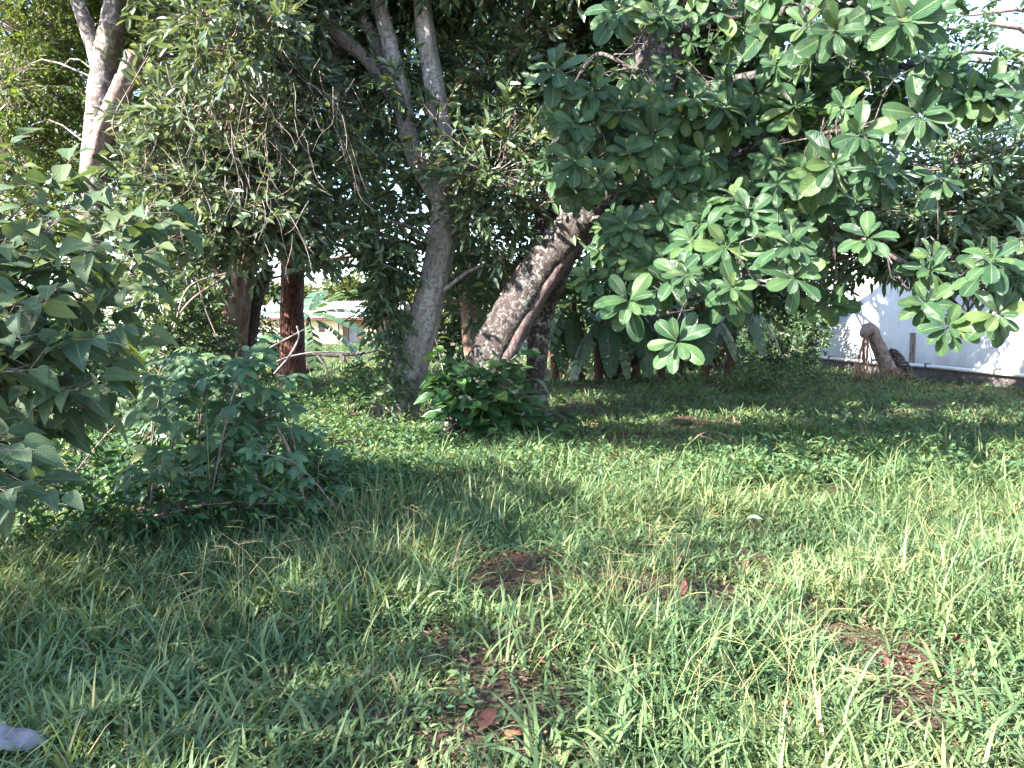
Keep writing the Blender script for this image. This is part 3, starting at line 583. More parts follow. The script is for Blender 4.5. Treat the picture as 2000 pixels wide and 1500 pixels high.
# ------------------------------------------------------------------ shrub with palmate leaves beside it
def palmate(name, label, base, ends, size, most, bs=0.45, mats=(M_cmp, M_cmpm), per=9, tm=ellip, kk=5, cat='shrub', joined='foliage'):
    r = root(name, base, label, cat); st = Acc(); P, D, N, L = [], [], [], []
    for (px, py, Y) in ends:
        e = W(px, py, Y); b = np.asarray(base) * 0.6 + e * 0.4 + rng.normal(0, bs, 3) * [1, .6, 0]; b[2] = 0
        m = b * 0.45 + e * 0.55 + np.array([0, 0, 0.25 * max(0.2, e[2])])
        C = tube(st, [b, m, e], [0.008, 0.006, 0.002], 5, 14)
        tang = unit(e - m)
        for j in range(per):
            s = 0.25 + 0.75 * (j + 1) / per; c = C[min(13, int(s * 13))]
            out = unit(np.cross(tang, [0, 0, 1])) * (1 if j % 2 else -1)
            pd = unit(tang * 0.6 + out * 0.9 + np.array([0, 0, 0.25]) + rng.normal(0, 0.3, 3))
            q = c + pd * rng.uniform(0.08, 0.2) * size / 0.15
            tube(st, [c, q], [0.003, 0.002], 3, 3)
            nrm = unit(np.array([0, -0.35, 1.0]) + rng.normal(0, 0.3, 3)); f = unit(pd - nrm * np.dot(pd, nrm)); sd = np.cross(nrm, f)
            k = kk if rng.random() < 0.7 else 3
            for i in range(k):
                an = (i - (k - 1) / 2) * (1.05 if k > 3 else 1.2) + rng.normal(0, 0.1)
                d = unit(f * math.cos(an) + sd * math.sin(an) - np.array([0, 0, 0.3]))
                P.append(q); D.append(d); N.append(unit(nrm + rng.normal(0, 0.12, 3))); L.append(size * (1.1 - 0.18 * abs(i - (k - 1) / 2)) * rng.uniform(0.8, 1.15))
    st.build('stems', B_twig, r)
    split_leaves(r, [leaf_template(tm, 4, 0.25, a_, 0.003, 15 + i) for i, a_ in enumerate((0.08, 0.2))], mats[0], mats[1], P, D, N, L, most, joined)
    return r
e1 = [(rng.uniform(270, 620), rng.uniform(690, 900), rng.uniform(5.9, 7.8)) for _ in range(26)] + [(470, 700, 6.6), (540, 760, 6.4), (420, 740, 6.3), (580, 800, 6.5), (500, 830, 6.2), (350, 730, 6.6)]
palmate('palmate_leaved_shrub', 'low blue green shrub with hand shaped leaves in front of the furrowed trunk', G(430, 990), e1, 0.155, 300)
e2 = [(rng.uniform(250, 680), rng.uniform(880, 1000), rng.uniform(5.7, 7.2)) for _ in range(26)]
palmate('trailing_shrub', 'lower trailing shrub of hand shaped leaves spilling into the grass', G(470, 1010), e2, 0.12, 300)
# dark glossy shrub under the trunks
e3 = [(rng.uniform(835, 1095), rng.uniform(690, 865), rng.uniform(10.5, 11.6)) for _ in range(36)] + [(850, 660, 11.2), (840, 720, 11.0), (890, 700, 10.9), (1080, 800, 11), (1060, 850, 10.8), (830, 870, 10.8), (1000, 860, 10.7), (930, 780, 10.7)]
def glossy():
    base = np.array([W(915, 880, 11.1)[0], 11.1, 0]); r = root('glossy_leaved_shrub', base, 'dark glossy broad leaved shrub growing at the foot of the leaning trunk', 'shrub')
    st = Acc(); P, D, N, L = [], [], [], []
    for (px, py, Y) in e3:
        e = W(px, py, Y); b = base + np.array([rng.normal(0, .35), rng.normal(0, .15), 0]); m = b * 0.5 + e * 0.5 + np.array([0, 0.1, 0.2])
        C = tube(st, [b, m, e], [0.016, 0.011, 0.005], 5, 12)
        for j in range(9):
            s = 0.35 + 0.65 * (j + 1) / 9; c = C[min(11, int(s * 11))]; t = j * 2.4 + rng.random()
            d = unit([math.cos(t), math.sin(t) - 0.35, rng.uniform(-0.55, 0.35)]); P.append(c + d * 0.05); D.append(d)
            N.append(unit([rng.normal(0, .3), -0.4 + rng.normal(0, .3), 1])); L.append(rng.uniform(0.22, 0.42))
    st.build('stems', B_twig, r)
    split_leaves(r, [leaf_template(lambda v: ellip(v) * 1.05, 5, 0.25, a_, 0.004, 25 + i) for i, a_ in enumerate((0.1, 0.25))], M_glossy, M_glossym, P, D, N, L, 300)
glossy()

# ------------------------------------------------------------------ tree D: dull evergreen with sawn stems on the left
tD = root('sawn_evergreen_tree', (W(450, 780, 16.5)[0], 16.5, 0), 'dull green evergreen with sawn off brown stems left of the furrowed trunk', 'tree')
acc = Acc(); CD = []
for stt in [[(428, 785, 16.5, 34), (442, 715, 16.5, 27), (455, 640, 16.5, 26), (466, 535, 16.4, 26), (462, 400, 16.0, 22), (440, 220, 15.0, 16), (420, 60, 14.5, 10)],
            [(470, 785, 16.9, 30), (470, 690, 16.9, 22), (478, 600, 16.9, 22), (486, 520, 16.9, 20), (500, 400, 16.5, 16), (530, 250, 15.5, 12), (560, 60, 15, 8)],
            [(450, 760, 17.3, 22), (446, 640, 17.4, 18), (445, 540, 17.5, 18), (430, 440, 17.0, 16), (380, 300, 16, 12)]]:
    q, rr = ptrunk(stt); CD.append(tube(acc, q, rr, 12, 40, 0.04, 0.06))
lz = Acc(); q, rr = ptrunk([(484, 700, 17.2, 30), (492, 630, 17.2, 28), (503, 580, 17.2, 26), (524, 527, 17.1, 24)]); tube(lz, q, rr, 12, 20, 0.05, 0.08)
ls = lz.build('sawn_stem', B_lich, tD)
def disc(name, c, nrm, r, mat, parent):
    u = unit(np.cross(nrm, [0.2, 0.1, 1])); v = np.cross(nrm, u); th = np.linspace(0, 2 * PI, 14, endpoint=False); q = Acc()
    V = np.vstack([[c + nrm * 0.012], c + nrm * 0.006 + r * (np.cos(th)[:, None] * u + np.sin(th)[:, None] * v) * (1 + 0.06 * rng.standard_normal((14, 1)))])
    i = np.arange(14); q.add(V, np.stack([np.zeros(14, int), 1 + i, 1 + (i + 1) % 14], -1)); o = q.build(name, mat, parent, False); return o
disc('cut_end', W(524, 527, 17.1), unit(W(524, 527, 17.1) - W(503, 580, 17.2)), 0.135, M_cut, tD).parent = ls
clD = [pxclump(*c) for c in [(330, 110, 13.2, 50, 70), (400, 80, 12.0, 80, 70), (490, 50, 11.8, 90, 60), (540, 130, 12, 80, 70), (350, 230, 11, 90, 80), (440, 250, 11, 90, 90), (530, 260, 11.4, 80, 90), (310, 340, 10.8, 70, 70), (400, 370, 10.8, 90, 70), (500, 400, 11, 90, 70), (580, 410, 11.5, 70, 70), (360, 460, 11, 80, 60), (450, 470, 11.2, 80, 36), (550, 480, 11.6, 70, 45), (300, 525, 11.5, 50, 40), (590, 200, 12, 60, 70), (420, -90, 12, 220, 90, 1.8), (610, 40, 12.3, 60, 50), (270, 440, 11.5, 60, 60), (450, 80, 10.3, 70, 60), (520, 50, 10.3, 60, 50), (400, 30, 10.2, 60, 40)]]
limbs(acc, np.vstack(CD), clD, 0.035)
acc.build('trunk', B_brn, tD)
crown(tD, clD, 104, 0.185, 0.45, 9, M_ever2, SIMPLE, B_twig)

# ------------------------------------------------------------------ tree E: pale mottled trunk top left, sawn limb
pe, re_ = ptrunk([(170, 860, 13, 70), (172, 700, 13, 56), (176, 500, 13, 52), (184, 330, 13, 48), (194, 210, 13, 46), (205, 120, 13, 46), (222, 30, 13, 44), (235, -60, 13, 40), (250, -300, 13, 22)])
tE = root('mottled_forked_tree', (pe[0][0], pe[0][1], 0), 'forked tree with mottled white bark and a sawn off limb near the top left', 'tree')
acc = Acc(); CE = [tube(acc, pe, re_, 16, 50, 0.04, 0.05)]
q, rr = ptrunk([(198, 170, 13.0, 30), (188, 110, 13, 30), (172, 60, 13, 28), (150, 0, 13, 26), (128, -70, 13, 22), (90, -250, 13, 12)]); CE.append(tube(acc, q, rr, 12, 26, 0.04, 0.05))
clE = [pxclump(*c) for c in [(60, 60, 15, 110, 80), (180, 20, 15.5, 90, 60), (90, 180, 15, 100, 80), (260, 60, 15.5, 80, 70), (20, 280, 14.5, 90, 70), (120, 280, 15, 80, 50), (240, 180, 15.5, 60, 60), (290, -20, 15, 100, 60), (20, 160, 14, 80, 80), (60, 400, 15, 90, 60), (230, 300, 15, 60, 50), (100, -130, 13.5, 250, 100, 2.0)]]
limbs(acc, np.vstack(CE), clE, 0.018)
acc.build('trunk', B_grey, tE)
lz = Acc(); q, rr = ptrunk([(182, 330, 12.8, 38), (204, 255, 12.7, 38), (236, 180, 12.55, 37), (266, 106, 12.4, 36)]); tube(lz, q, rr, 18, 40, 0.09, 0.1)
sl_ = lz.build('sawn_limb', B_dead, tE)
disc('cut_end', W(266, 106, 12.4), unit(W(266, 106, 12.4) - W(236, 180, 12.55)), 0.14, M_cut, tE).parent = sl_
crown(tE, clE, 90, 0.13, 0.45, 10, M_yel, SIMPLE, B_twig)

# ------------------------------------------------------------------ tree C: tall trunk with furrowed reddish bark
pc, rc = ptrunk([(570, 765, 21.6, 76), (571, 740, 21.6, 58), (571, 690, 21.6, 49), (570, 600, 21.6, 46), (572, 500, 21.6, 44), (575, 350, 21.6, 44), (580, 150, 21.6, 42), (584, -40, 21.6, 40), (590, -300, 21.6, 26)])
tC = root('furrowed_trunk_tree', (pc[0][0], pc[0][1], 0), 'tall straight tree with furrowed reddish brown bark in front of the far house', 'tree')
acc = Acc(); CC = tube(acc, pc, rc, 24, 70, 0.02, 0.02)
q, rr = ptrunk([(604, 260, 22.2, 28), (606, 120, 22.2, 26), (606, 0, 22.2, 24), (604, -100, 22.2, 18)]); 
clC = [pxclump(*c) for c in [(560, -120, 21, 160, 80, 2.2), (660, -200, 21.5, 140, 70, 2.0), (600, 330, 21, 60, 40, 0.8), (480, 300, 21, 80, 80, 1.4), (640, 460, 21.5, 70, 50, 1.0)]]
limbs(acc, CC, clC, 0.05); acc.build('trunk', B_pine, tC)
crown(tC, clC, 60, 0.19, 0.6, 10, M_dark, SIMPLE, B_twig)
# pale broken branch in the gap, vine-hung
# ------------------------------------------------------------------ trees behind
def backtree(name, label, base, top, clumps, dens, leaf, mat, tmpl=FLAT2, twig=0.5, bark=B_brn, r0=0.16, wid=1.2, k=10):
    r = root(name, base, label, 'tree'); a = Acc(); base = np.asarray(base, float); top = np.asarray(top, float)
    C = tube(a, [base, base * .6 + top * .4 + rng.normal(0, .15, 3), top], [r0 * 1.3, r0, r0 * 0.5], 10, 24, 0.04, 0.05)
    cl = [pxclump(*c) for c in clumps]; limbs(a, C, cl, r0 * 0.35); a.build('trunk', bark, r)
    crown(r, cl, dens, leaf, twig, k, mat, tmpl, wid=wid); return r
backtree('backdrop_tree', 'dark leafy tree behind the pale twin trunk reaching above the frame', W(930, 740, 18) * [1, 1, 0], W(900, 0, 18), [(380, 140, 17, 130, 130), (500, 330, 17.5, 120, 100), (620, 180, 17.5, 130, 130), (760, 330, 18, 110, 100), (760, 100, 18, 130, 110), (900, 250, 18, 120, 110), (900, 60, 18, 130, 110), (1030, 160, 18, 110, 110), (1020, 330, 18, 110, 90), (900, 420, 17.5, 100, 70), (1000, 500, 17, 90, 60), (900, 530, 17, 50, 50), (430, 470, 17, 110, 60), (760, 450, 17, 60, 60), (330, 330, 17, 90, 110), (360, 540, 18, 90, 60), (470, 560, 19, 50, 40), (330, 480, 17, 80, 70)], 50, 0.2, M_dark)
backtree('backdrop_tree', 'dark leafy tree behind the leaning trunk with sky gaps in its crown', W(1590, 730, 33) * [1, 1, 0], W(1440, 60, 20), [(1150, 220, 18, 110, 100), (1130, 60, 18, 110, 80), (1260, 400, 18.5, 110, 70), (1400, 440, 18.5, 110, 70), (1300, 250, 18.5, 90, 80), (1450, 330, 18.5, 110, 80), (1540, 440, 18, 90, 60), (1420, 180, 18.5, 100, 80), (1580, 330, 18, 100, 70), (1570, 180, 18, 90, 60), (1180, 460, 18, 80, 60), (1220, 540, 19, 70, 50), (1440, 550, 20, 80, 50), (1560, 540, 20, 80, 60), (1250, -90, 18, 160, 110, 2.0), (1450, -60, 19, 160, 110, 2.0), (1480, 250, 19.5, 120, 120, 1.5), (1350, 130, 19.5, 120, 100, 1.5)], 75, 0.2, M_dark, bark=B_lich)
backtree('backdrop_tree', 'thin leafed tree at the top right corner against the bright sky', np.array([13.6, 16.5, 0]) * [1, 1, 1], W(2080, 80, 16.5), [(1830, 60, 15, 60, 60), (1900, 120, 15, 60, 60), (1870, 230, 14.5, 70, 60), (1960, 230, 15, 60, 60), (1985, 100, 15, 50, 60), (1780, 330, 14, 60, 50), (1990, 330, 14, 60, 60), (1900, 30, 15.5, 40, 30), (1760, 130, 14, 60, 60)], 42, 0.15, M_dark, SIMPLE, 0.45)
backtree('backdrop_tree', 'yellow green tree behind the mottled forked trunk at top left', np.array([-14.5, 20.0, 0]), W(80, 0, 20), [(30, 60, 20, 110, 90), (150, 130, 20, 100, 90), (260, 230, 19, 100, 90), (60, 260, 19, 110, 80), (260, 40, 20, 110, 80), (360, 20, 20, 90, 60), (150, 360, 18, 110, 70), (330, 420, 18, 80, 70), (50, 470, 18, 110, 70), (240, 520, 18, 90, 60), (320, 330, 19, 90, 80)], 52, 0.19, M_yel)
# narrow leaved tree on the right
tM = root('narrow_leaved_tree', (7.9, 10.6, 0), 'dense tree of narrow bluish green leaves hanging in from the right edge', 'tree')
acc = Acc(); CM = tube(acc, [(7.9, 10.6, -0.1), (7.8, 10.5, 2.0), (7.5, 10.2, 4.0), (7.3, 10, 6.5)], [0.22, 0.17, 0.14, 0.07], 12, 30, 0.04, 0.05)
clM = [pxclump(*c) for c in [(1850, 330, 9.3, 80, 50), (1930, 310, 9, 70, 50), (1800, 400, 9.4, 90, 60), (1900, 410, 9.0, 90, 60), (1980, 400, 9, 60, 70), (1760, 470, 9.6, 80, 50), (1860, 480, 9.2, 90, 55), (1960, 490, 9, 70, 60), (1700, 495, 10, 70, 35), (1830, 510, 9.6, 80, 30), (1930, 525, 9.3, 70, 30), (1640, 530, 10.2, 40, 35), (1735, 400, 9.8, 60, 50), (1990, 530, 9, 50, 35), (1760, 330, 9.8, 50, 40), (2080, 430, 9, 80, 120), (2080, 200, 9.5, 70, 120)]]
limbs(acc, CM, clM, 0.045); acc.build('trunk', B_brn, tM)
crown(tM, clM, 150, 0.19, 0.28, 11, M_mango, leaf_template(lance, 2, 0.3, 0.15), B_twig, droop=0.3)
# unseen tree off to the left, its crown placed to shade the near grass
tS = root('unseen_shade_tree', (-9.3, -1.6, 0), 'unseen leafy tree off the left side, added to shade the near grass', 'tree')
acc = Acc(); CSs = tube(acc, [(-9.3, -1.6, -0.1), (-9.1, -1.5, 2.5), (-8.9, -1.4, 6)], [0.25, 0.2, 0.1], 12, 20, 0.04, 0.06)
clS = [(np.array(c) + [0.3, -2.6, 0], np.array(r)) for c, r in [((-9.4, 0.2, 4.7), (1.3, 1.1, 0.9)), ((-8.6, 1.8, 4.6), (1.4, 1.1, 1.1)), ((-8.8, 2.6, 3.4), (1.2, 1.0, 0.8)), ((-10.4, -0.8, 5.3), (1.1, 1.0, 0.8)), ((-8.4, 0.4, 3.4), (1.1, 1.1, 0.8)), ((-9.4, -0.6, 3.9), (1.1, 1.1, 0.9)), ((-8.2, 3.1, 5.2), (1.0, .8, .8)), ((-9.2, 4.3, 5.4), (1.0, 0.8, 0.8)), ((-9.0, 3.7, 4.4), (.9, .8, .7)), ((-9.4, 4.9, 6.3), (.9, .8, .6))]]
clS += [(np.array(c), np.array(r)) for c, r in [((-9.0, -1.6, 7.0), (0.9, 0.7, 0.6)), ((-9.2, -0.8, 5.6), (0.9, 0.8, 0.6)), ((-9.0, -2.7, 6.2), (0.8, 0.7, 0.6)), ((-9.0, -0.5, 7.7), (0.7, 0.6, 0.5)), ((-9.0, 0.4, 6.5), (0.8, 0.6, 0.6)), ((-8.8, -3.0, 5.0), (0.8, 0.7, 0.6))]]
limbs(acc, CSs, clS, 0.05); acc.build('trunk', B_brn, tS)
crown(tS, clS, 34, 0.17, 0.45, 10, M_ever, SIMPLE, None)
# second unseen tree, added above the view to cast the shaded ground strip
tO = root('added_overhang_tree', (-8.2, 5.4, 0), 'unseen leafy tree added off the left side, its boughs shading the clearing from above', 'tree')
acc = Acc(); CO = tube(acc, [(-8.2, 5.4, -0.1), (-8.0, 5.6, 2.8), (-7.0, 6.2, 5.0), (-5.0, 6.8, 5.7), (-2.0, 7.0, 5.9)], [0.24, 0.2, 0.13, 0.08, 0.03], 12, 40, 0.04, 0.06)
clO = [(np.array(c), np.array(r)) for c, r in [((-6.2, 6.6, 5.5), (1.0, 0.9, 0.5)), ((-4.7, 7.2, 5.6), (1.0, 0.9, 0.45)), ((-3.2, 6.7, 5.7), (1.0, 0.9, 0.45)), ((-1.8, 7.2, 5.8), (0.9, 0.8, 0.4)), ((-0.6, 6.8, 5.8), (0.8, 0.7, 0.4)), ((-4.0, 6.1, 5.6), (0.8, 0.6, 0.4))]]
limbs(acc, CO, clO, 0.03); acc.build('trunk', B_brn, tO)
crown(tO, clO, 150, 0.17, 0.4, 10, M_ever, SIMPLE, None)

# ------------------------------------------------------------------ understorey bushes
def bush(name, label, base, clumps, dens, leaf, mat, tmpl=SIMPLE, k=9, twig=0.3, cat='bush', wid=1.1, group=None, up=0.3):
    r = root(name, base, label, cat, group); a = Acc(); cl = [pxclump(*c) for c in clumps]
    base = np.asarray(base, float)
    for c, rr in cl:
        for _ in range(3):
            e = c + rng.normal(0, 0.3, 3) * rr; tube(a, [base + rng.normal(0, .08, 3) * [1, 1, 0], (base + e) / 2 + rng.normal(0, .08, 3), e], [0.018, 0.012, 0.004], 5, 8)
    a.build('stems', B_twig, r); crown(r, cl, dens, leaf, twig, k, mat, tmpl, name='foliage', wid=wid, up=up); return r
bush('evergreen_bush', 'dark evergreen bush behind the shrubs left of the sawn stems', W(340, 780, 15.5) * [1, 1, 0], [(330, 590, 15.5, 100, 70), (280, 680, 15, 100, 70), (380, 680, 15.5, 80, 70), (350, 745, 15, 100, 40)], 130, 0.14, M_ever)
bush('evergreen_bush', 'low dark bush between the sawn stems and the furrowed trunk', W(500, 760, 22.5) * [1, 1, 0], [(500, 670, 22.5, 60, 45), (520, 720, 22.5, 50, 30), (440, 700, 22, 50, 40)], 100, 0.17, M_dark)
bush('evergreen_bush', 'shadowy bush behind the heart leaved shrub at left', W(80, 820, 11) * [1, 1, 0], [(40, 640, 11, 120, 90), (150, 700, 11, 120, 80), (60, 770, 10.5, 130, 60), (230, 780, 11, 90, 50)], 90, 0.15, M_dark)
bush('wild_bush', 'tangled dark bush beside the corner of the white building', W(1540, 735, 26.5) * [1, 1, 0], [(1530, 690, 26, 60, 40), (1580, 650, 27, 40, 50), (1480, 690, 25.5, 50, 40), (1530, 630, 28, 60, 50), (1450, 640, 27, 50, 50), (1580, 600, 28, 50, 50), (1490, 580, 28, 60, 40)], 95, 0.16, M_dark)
bush('wild_bush', 'low leafy bush in the grass in front of the building corner', W(1500, 775, 19.5) * [1, 1, 0], [(1500, 745, 19.5, 60, 28), (1560, 735, 20.5, 50, 22), (1450, 740, 20.5, 35, 20)], 150, 0.12, M_weed)
bush('vine_stump', 'small leafy tuft with brown stems rising from the grass before the bananas', W(1345, 795, 17.2) * [1, 1, 0], [(1345, 760, 17.2, 32, 24), (1365, 775, 17.1, 26, 16)], 170, 0.12, M_weed)
bush('sapling', 'young sapling with whorled leaves left of the pale twin trunk', W(690, 830, 12.4) * [1, 1, 0], [(690, 760, 12.4, 30, 30), (735, 775, 12.2, 35, 30), (715, 730, 12.6, 25, 25), (680, 800, 12.2, 28, 20)], 260, 0.12, M_weed)
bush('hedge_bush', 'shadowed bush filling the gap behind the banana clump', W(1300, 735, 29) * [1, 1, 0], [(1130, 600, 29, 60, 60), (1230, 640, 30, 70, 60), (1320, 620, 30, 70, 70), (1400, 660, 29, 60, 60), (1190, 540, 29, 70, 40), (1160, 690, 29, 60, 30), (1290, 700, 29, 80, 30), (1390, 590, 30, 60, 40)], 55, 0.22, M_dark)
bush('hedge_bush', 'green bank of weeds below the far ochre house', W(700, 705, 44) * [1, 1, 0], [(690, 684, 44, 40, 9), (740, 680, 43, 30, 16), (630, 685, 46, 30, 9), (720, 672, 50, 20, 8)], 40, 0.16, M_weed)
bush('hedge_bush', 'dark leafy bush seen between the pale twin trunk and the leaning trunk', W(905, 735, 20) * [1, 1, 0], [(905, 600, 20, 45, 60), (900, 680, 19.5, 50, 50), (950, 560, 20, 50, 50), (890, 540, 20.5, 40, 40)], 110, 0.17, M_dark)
bush('weed_bush', 'sunlit weeds growing behind the heart leaved shrub', G(200, 930) , [(110, 880, 8.6, 60, 30), (200, 880, 8.8, 70, 30), (280, 900, 8.6, 60, 26), (150, 920, 8, 70, 20)], 260, 0.09, M_weed)
bush('undergrowth_bush', 'dense low undergrowth below the heart leaved shrub at the grass edge', W(220, 1010, 6.2) * [1, 1, 0], [(300, 930, 6.6, 90, 45), (180, 950, 6.1, 90, 50), (410, 960, 6.3, 80, 36), (60, 1000, 5.4, 90, 40), (270, 1000, 5.8, 90, 26), (150, 1020, 5.4, 80, 24), (380, 985, 5.9, 70, 26), (490, 980, 6.0, 70, 26), (580, 985, 6.1, 60, 22), (420, 900, 7.0, 90, 40), (540, 910, 7.2, 70, 36)], 330, 0.085, M_glossym, twig=0.2)
bush('undergrowth_bush', 'dark leafy undergrowth standing behind the hand leaved shrub', W(430, 900, 9.1) * [1, 1, 0], [(300, 800, 9, 80, 60), (400, 830, 9, 70, 50), (520, 860, 9.2, 60, 32), (600, 872, 9.5, 50, 22), (330, 740, 10, 70, 40)], 230, 0.105, M_ever, twig=0.25)
# climbing vine on the left side of the twin trunk
vr = root('climbing_vine', W(760, 800, 12.3) * [1, 1, 0], 'leafy climbing vine hanging on the left side of the pale twin trunk', 'vine')
a = Acc(); tube(a, [W(768, 800, 12.3), W(765, 690, 12.45), W(740, 560, 12.6), W(728, 480, 12.8)], [0.015, 0.015, 0.012, 0.008], 6, 20); a.build('stem', B_twig, vr); a = Acc(); tube(a, [W(772, 780, 12.35), W(780, 640, 12.5), W(790, 520, 12.5)], [0.012, 0.012, 0.008], 6, 20); a.build('stem', B_twig, vr)
crown(vr, [pxclump(*c) for c in [(765, 700, 12.35, 22, 40, .2), (755, 630, 12.4, 30, 40, .25), (750, 570, 12.4, 32, 40, .3), (770, 520, 12.4, 32, 40, .3), (740, 500, 12.5, 32, 30, .3), (775, 755, 12.3, 18, 26, .2)]], 330, 0.15, 0.2, 8, M_ever, name='foliage', droop=0.6)
# far tree line behind the house
for k, (px, py, Y, rx, ry) in enumerate([(420, 600, 96, 70, 40), (520, 590, 100, 60, 36), (600, 590, 104, 60, 30), (690, 585, 98, 60, 36), (780, 590, 102, 70, 36), (880, 580, 96, 80, 46), (1120, 600, 90, 90, 46), (1260, 600, 92, 90, 46), (1420, 600, 92, 90, 46), (1540, 590, 90, 80, 56)]):
    o_ = ['first', 'second', 'third', 'fourth', 'fifth', 'sixth', 'seventh', 'eighth', 'ninth', 'tenth'][k]
    c = W(px, py, Y); r = root('distant_tree', (c[0], Y, 0), f'hazy olive tree on the far tree line, {o_} from the left', 'tree', 'trees on the far tree line')
    a = Acc(); tube(a, [(c[0], Y, 0), (c[0], Y, c[2])], [0.3, 0.15], 6, 4); a.build('trunk', B_brn, r)
    crown(r, [pxclump(px + rng.normal(0, rx * .4), py + rng.normal(0, ry * .3), Y + rng.normal(0, 1), rx * .6, ry * .7) for _ in range(5)], 4.5, 0.9, 1.2, 7, M_far, FLAT2)

# ------------------------------------------------------------------ bananas
def banana_leaf_template(torn):
    n = 15; V, Q, UV = [], [], []
    rr = np.random.default_rng(int(torn * 100))
    for i in range(n):
        v = i / (n - 1); h = 0.155 * (math.sin(PI * min(1, 0.06 + v * 0.93)) ** 0.6)
        z = -0.55 * v ** 2.0 * 0.55
        for s_ in (-1, 0, 1): V.append([s_ * h * (1 - torn * 0.25 * rr.random()), v, z - (0.3 * h if s_ else 0) + (torn * 0.02 * rr.standard_normal() if s_ else 0)]); UV.append([.5 + .5 * s_, v])
    for i in range(n - 1):
        b = 3 * i; Q += [[b, b + 1, b + 4, b + 3], [b + 1, b + 2, b + 5, b + 4]]
    return np.array(V), [np.array(Q)], np.array(UV)
def torn_template(seed, torn):
    """blade split into strips along its side veins"""
    rr = np.random.default_rng(seed); V, Q, UV = [], [], []; n = 13
    def mid(v): return np.array([0, v, -0.5 * v * v])
    cut = 0
    for sgn in (-1, 1):
        v = 0.03
        while v < 0.97:
            wv = rr.uniform(0.05, 0.16); v2 = min(0.985, v + wv); gap = rr.uniform(0.0, torn)
            for _v, key in ((v, 0), (v2 - gap * wv, 1)):
                h = 0.165 * (math.sin(PI * min(1, 0.05 + _v * 0.93)) ** 0.55) * (1 - 0.2 * torn * rr.random())
                m = mid(_v); V.append(m); V.append(m + np.array([sgn * h, 0.05 + rr.normal(0, 0.01), -0.35 * h - 0.05 * rr.random() * torn])); UV += [[.5, _v], [.5 + .5 * sgn, _v]]
            k = len(V) - 4; Q.append([k, k + 1, k + 3, k + 2] if sgn > 0 else [k, k + 2, k + 3, k + 1]); v = v2
    k = len(V)
    for i in range(7):
        m = mid(i / 6); V += [m + [-0.008, 0, 0.004], m + [0.008, 0, 0.004]]; UV += [[.5, i / 6]] * 2
    for i in range(6): Q.append([k + 2 * i, k + 2 * i + 1, k + 2 * i + 3, k + 2 * i + 2])
    return np.array(V), [np.array(Q)], np.array(UV)
BT = leaf_meshes('leaf', [torn_template(3, 0.25), torn_template(4, 0.5), torn_template(5, 0.12)], M_ban)
BD = leaf_meshes('dead_leaf', [torn_template(6, 0.8), torn_template(7, 0.9)], M_bandead)
def banana(px, Y, h, label, group, leaves, stem_r=0.11, lean=(0, 0)):
    b = W(px, 700, Y) * [1, 1, 0]; r = root('banana_plant', b, label, 'banana plant', group)
    top = b + np.array([lean[0], lean[1], h]); a = Acc(); tube(a, [b - [0, 0, .1], (b + top) / 2 + rng.normal(0, .04, 3), top], [stem_r * 1.25, stem_r, stem_r * 0.6], 12, 16, 0.05, 0.05); a.build('stem', B_stem, r)
    P, D, N, L = [], [], [], []
    for (az, el, ln) in leaves:
        d = np.array([math.cos(az) * math.cos(el), math.sin(az) * math.cos(el), math.sin(el)]); P.append(top + d * (0.1 if el > 0 else 0.3) - np.array([0, 0, 0.1 if el < 0 else 0])); D.append(d)
        out = np.array([math.cos(az), math.sin(az), 0]); N.append(unit(np.array([0, 0, 1.0]) * math.cos(el) - out * math.sin(el))); L.append(ln)
    leaf_objects(r, BT, np.array(P), np.array(D), np.array(N), np.array(L))
    P, D, N, L = [], [], [], []
    for k in range(3):
        az = rng.uniform(0, 6.28); out = np.array([math.cos(az), math.sin(az), 0]); P.append(b + out * stem_r + [0, 0, h * rng.uniform(.65, .98)])
        D.append(unit(out * 0.22 + [0, 0, -1])); N.append(unit(out + [0, 0, .2])); L.append(h * rng.uniform(0.55, 0.85))
    leaf_objects(r, BD, np.array(P), np.array(D), np.array(N), np.array(L), 'dead_leaf')
ords = ['first', 'second', 'third', 'fourth', 'fifth', 'sixth', 'seventh', 'eighth', 'ninth']
for k, (px, Y, h) in enumerate([(1085, 23.2, 2.2), (1128, 23.0, 2.4), (1170, 22.6, 2.0), (1205, 23.6, 2.6), (1245, 23.0, 2.2), (1290, 23.8, 2.6), (1335, 23.2, 2.1), (1378, 22.6, 2.3), (1420, 23.8, 2.5)]):
    lv = [(-PI / 2 + rng.normal(0, .15) + (j - 2) * 0.55, rng.uniform(-0.75, -0.35), rng.uniform(1.35, 1.8)) for j in range(5)] + [(-PI / 2 + rng.normal(0, 1.2), rng.uniform(0.3, 1.1), rng.uniform(1.3, 1.9)) for j in range(5)]
    banana(px, Y, h, f'banana plant with torn drooping leaves, {ords[k]} from the left in the shaded clump', 'banana clump beside the leaning trunk', lv, lean=(rng.normal(0, .12), rng.normal(0, .1)))
banana(602, 27, 2.0, 'single banana plant with arching leaves behind the furrowed trunk', None, [(-0.1, 0.75, 2.6), (0.35, 0.35, 2.6), (-0.5, 0.15, 2.4), (-0.25, -0.25, 2.0), (PI - 0.1, 0.8, 2.3), (PI + .4, 0.3, 2.0), (-PI / 2, 0.2, 1.9), (-PI / 2 + .5, -0.7, 2.0), (-PI / 2 - .4, -0.9, 1.9), (PI / 2, .8, 2.2)])

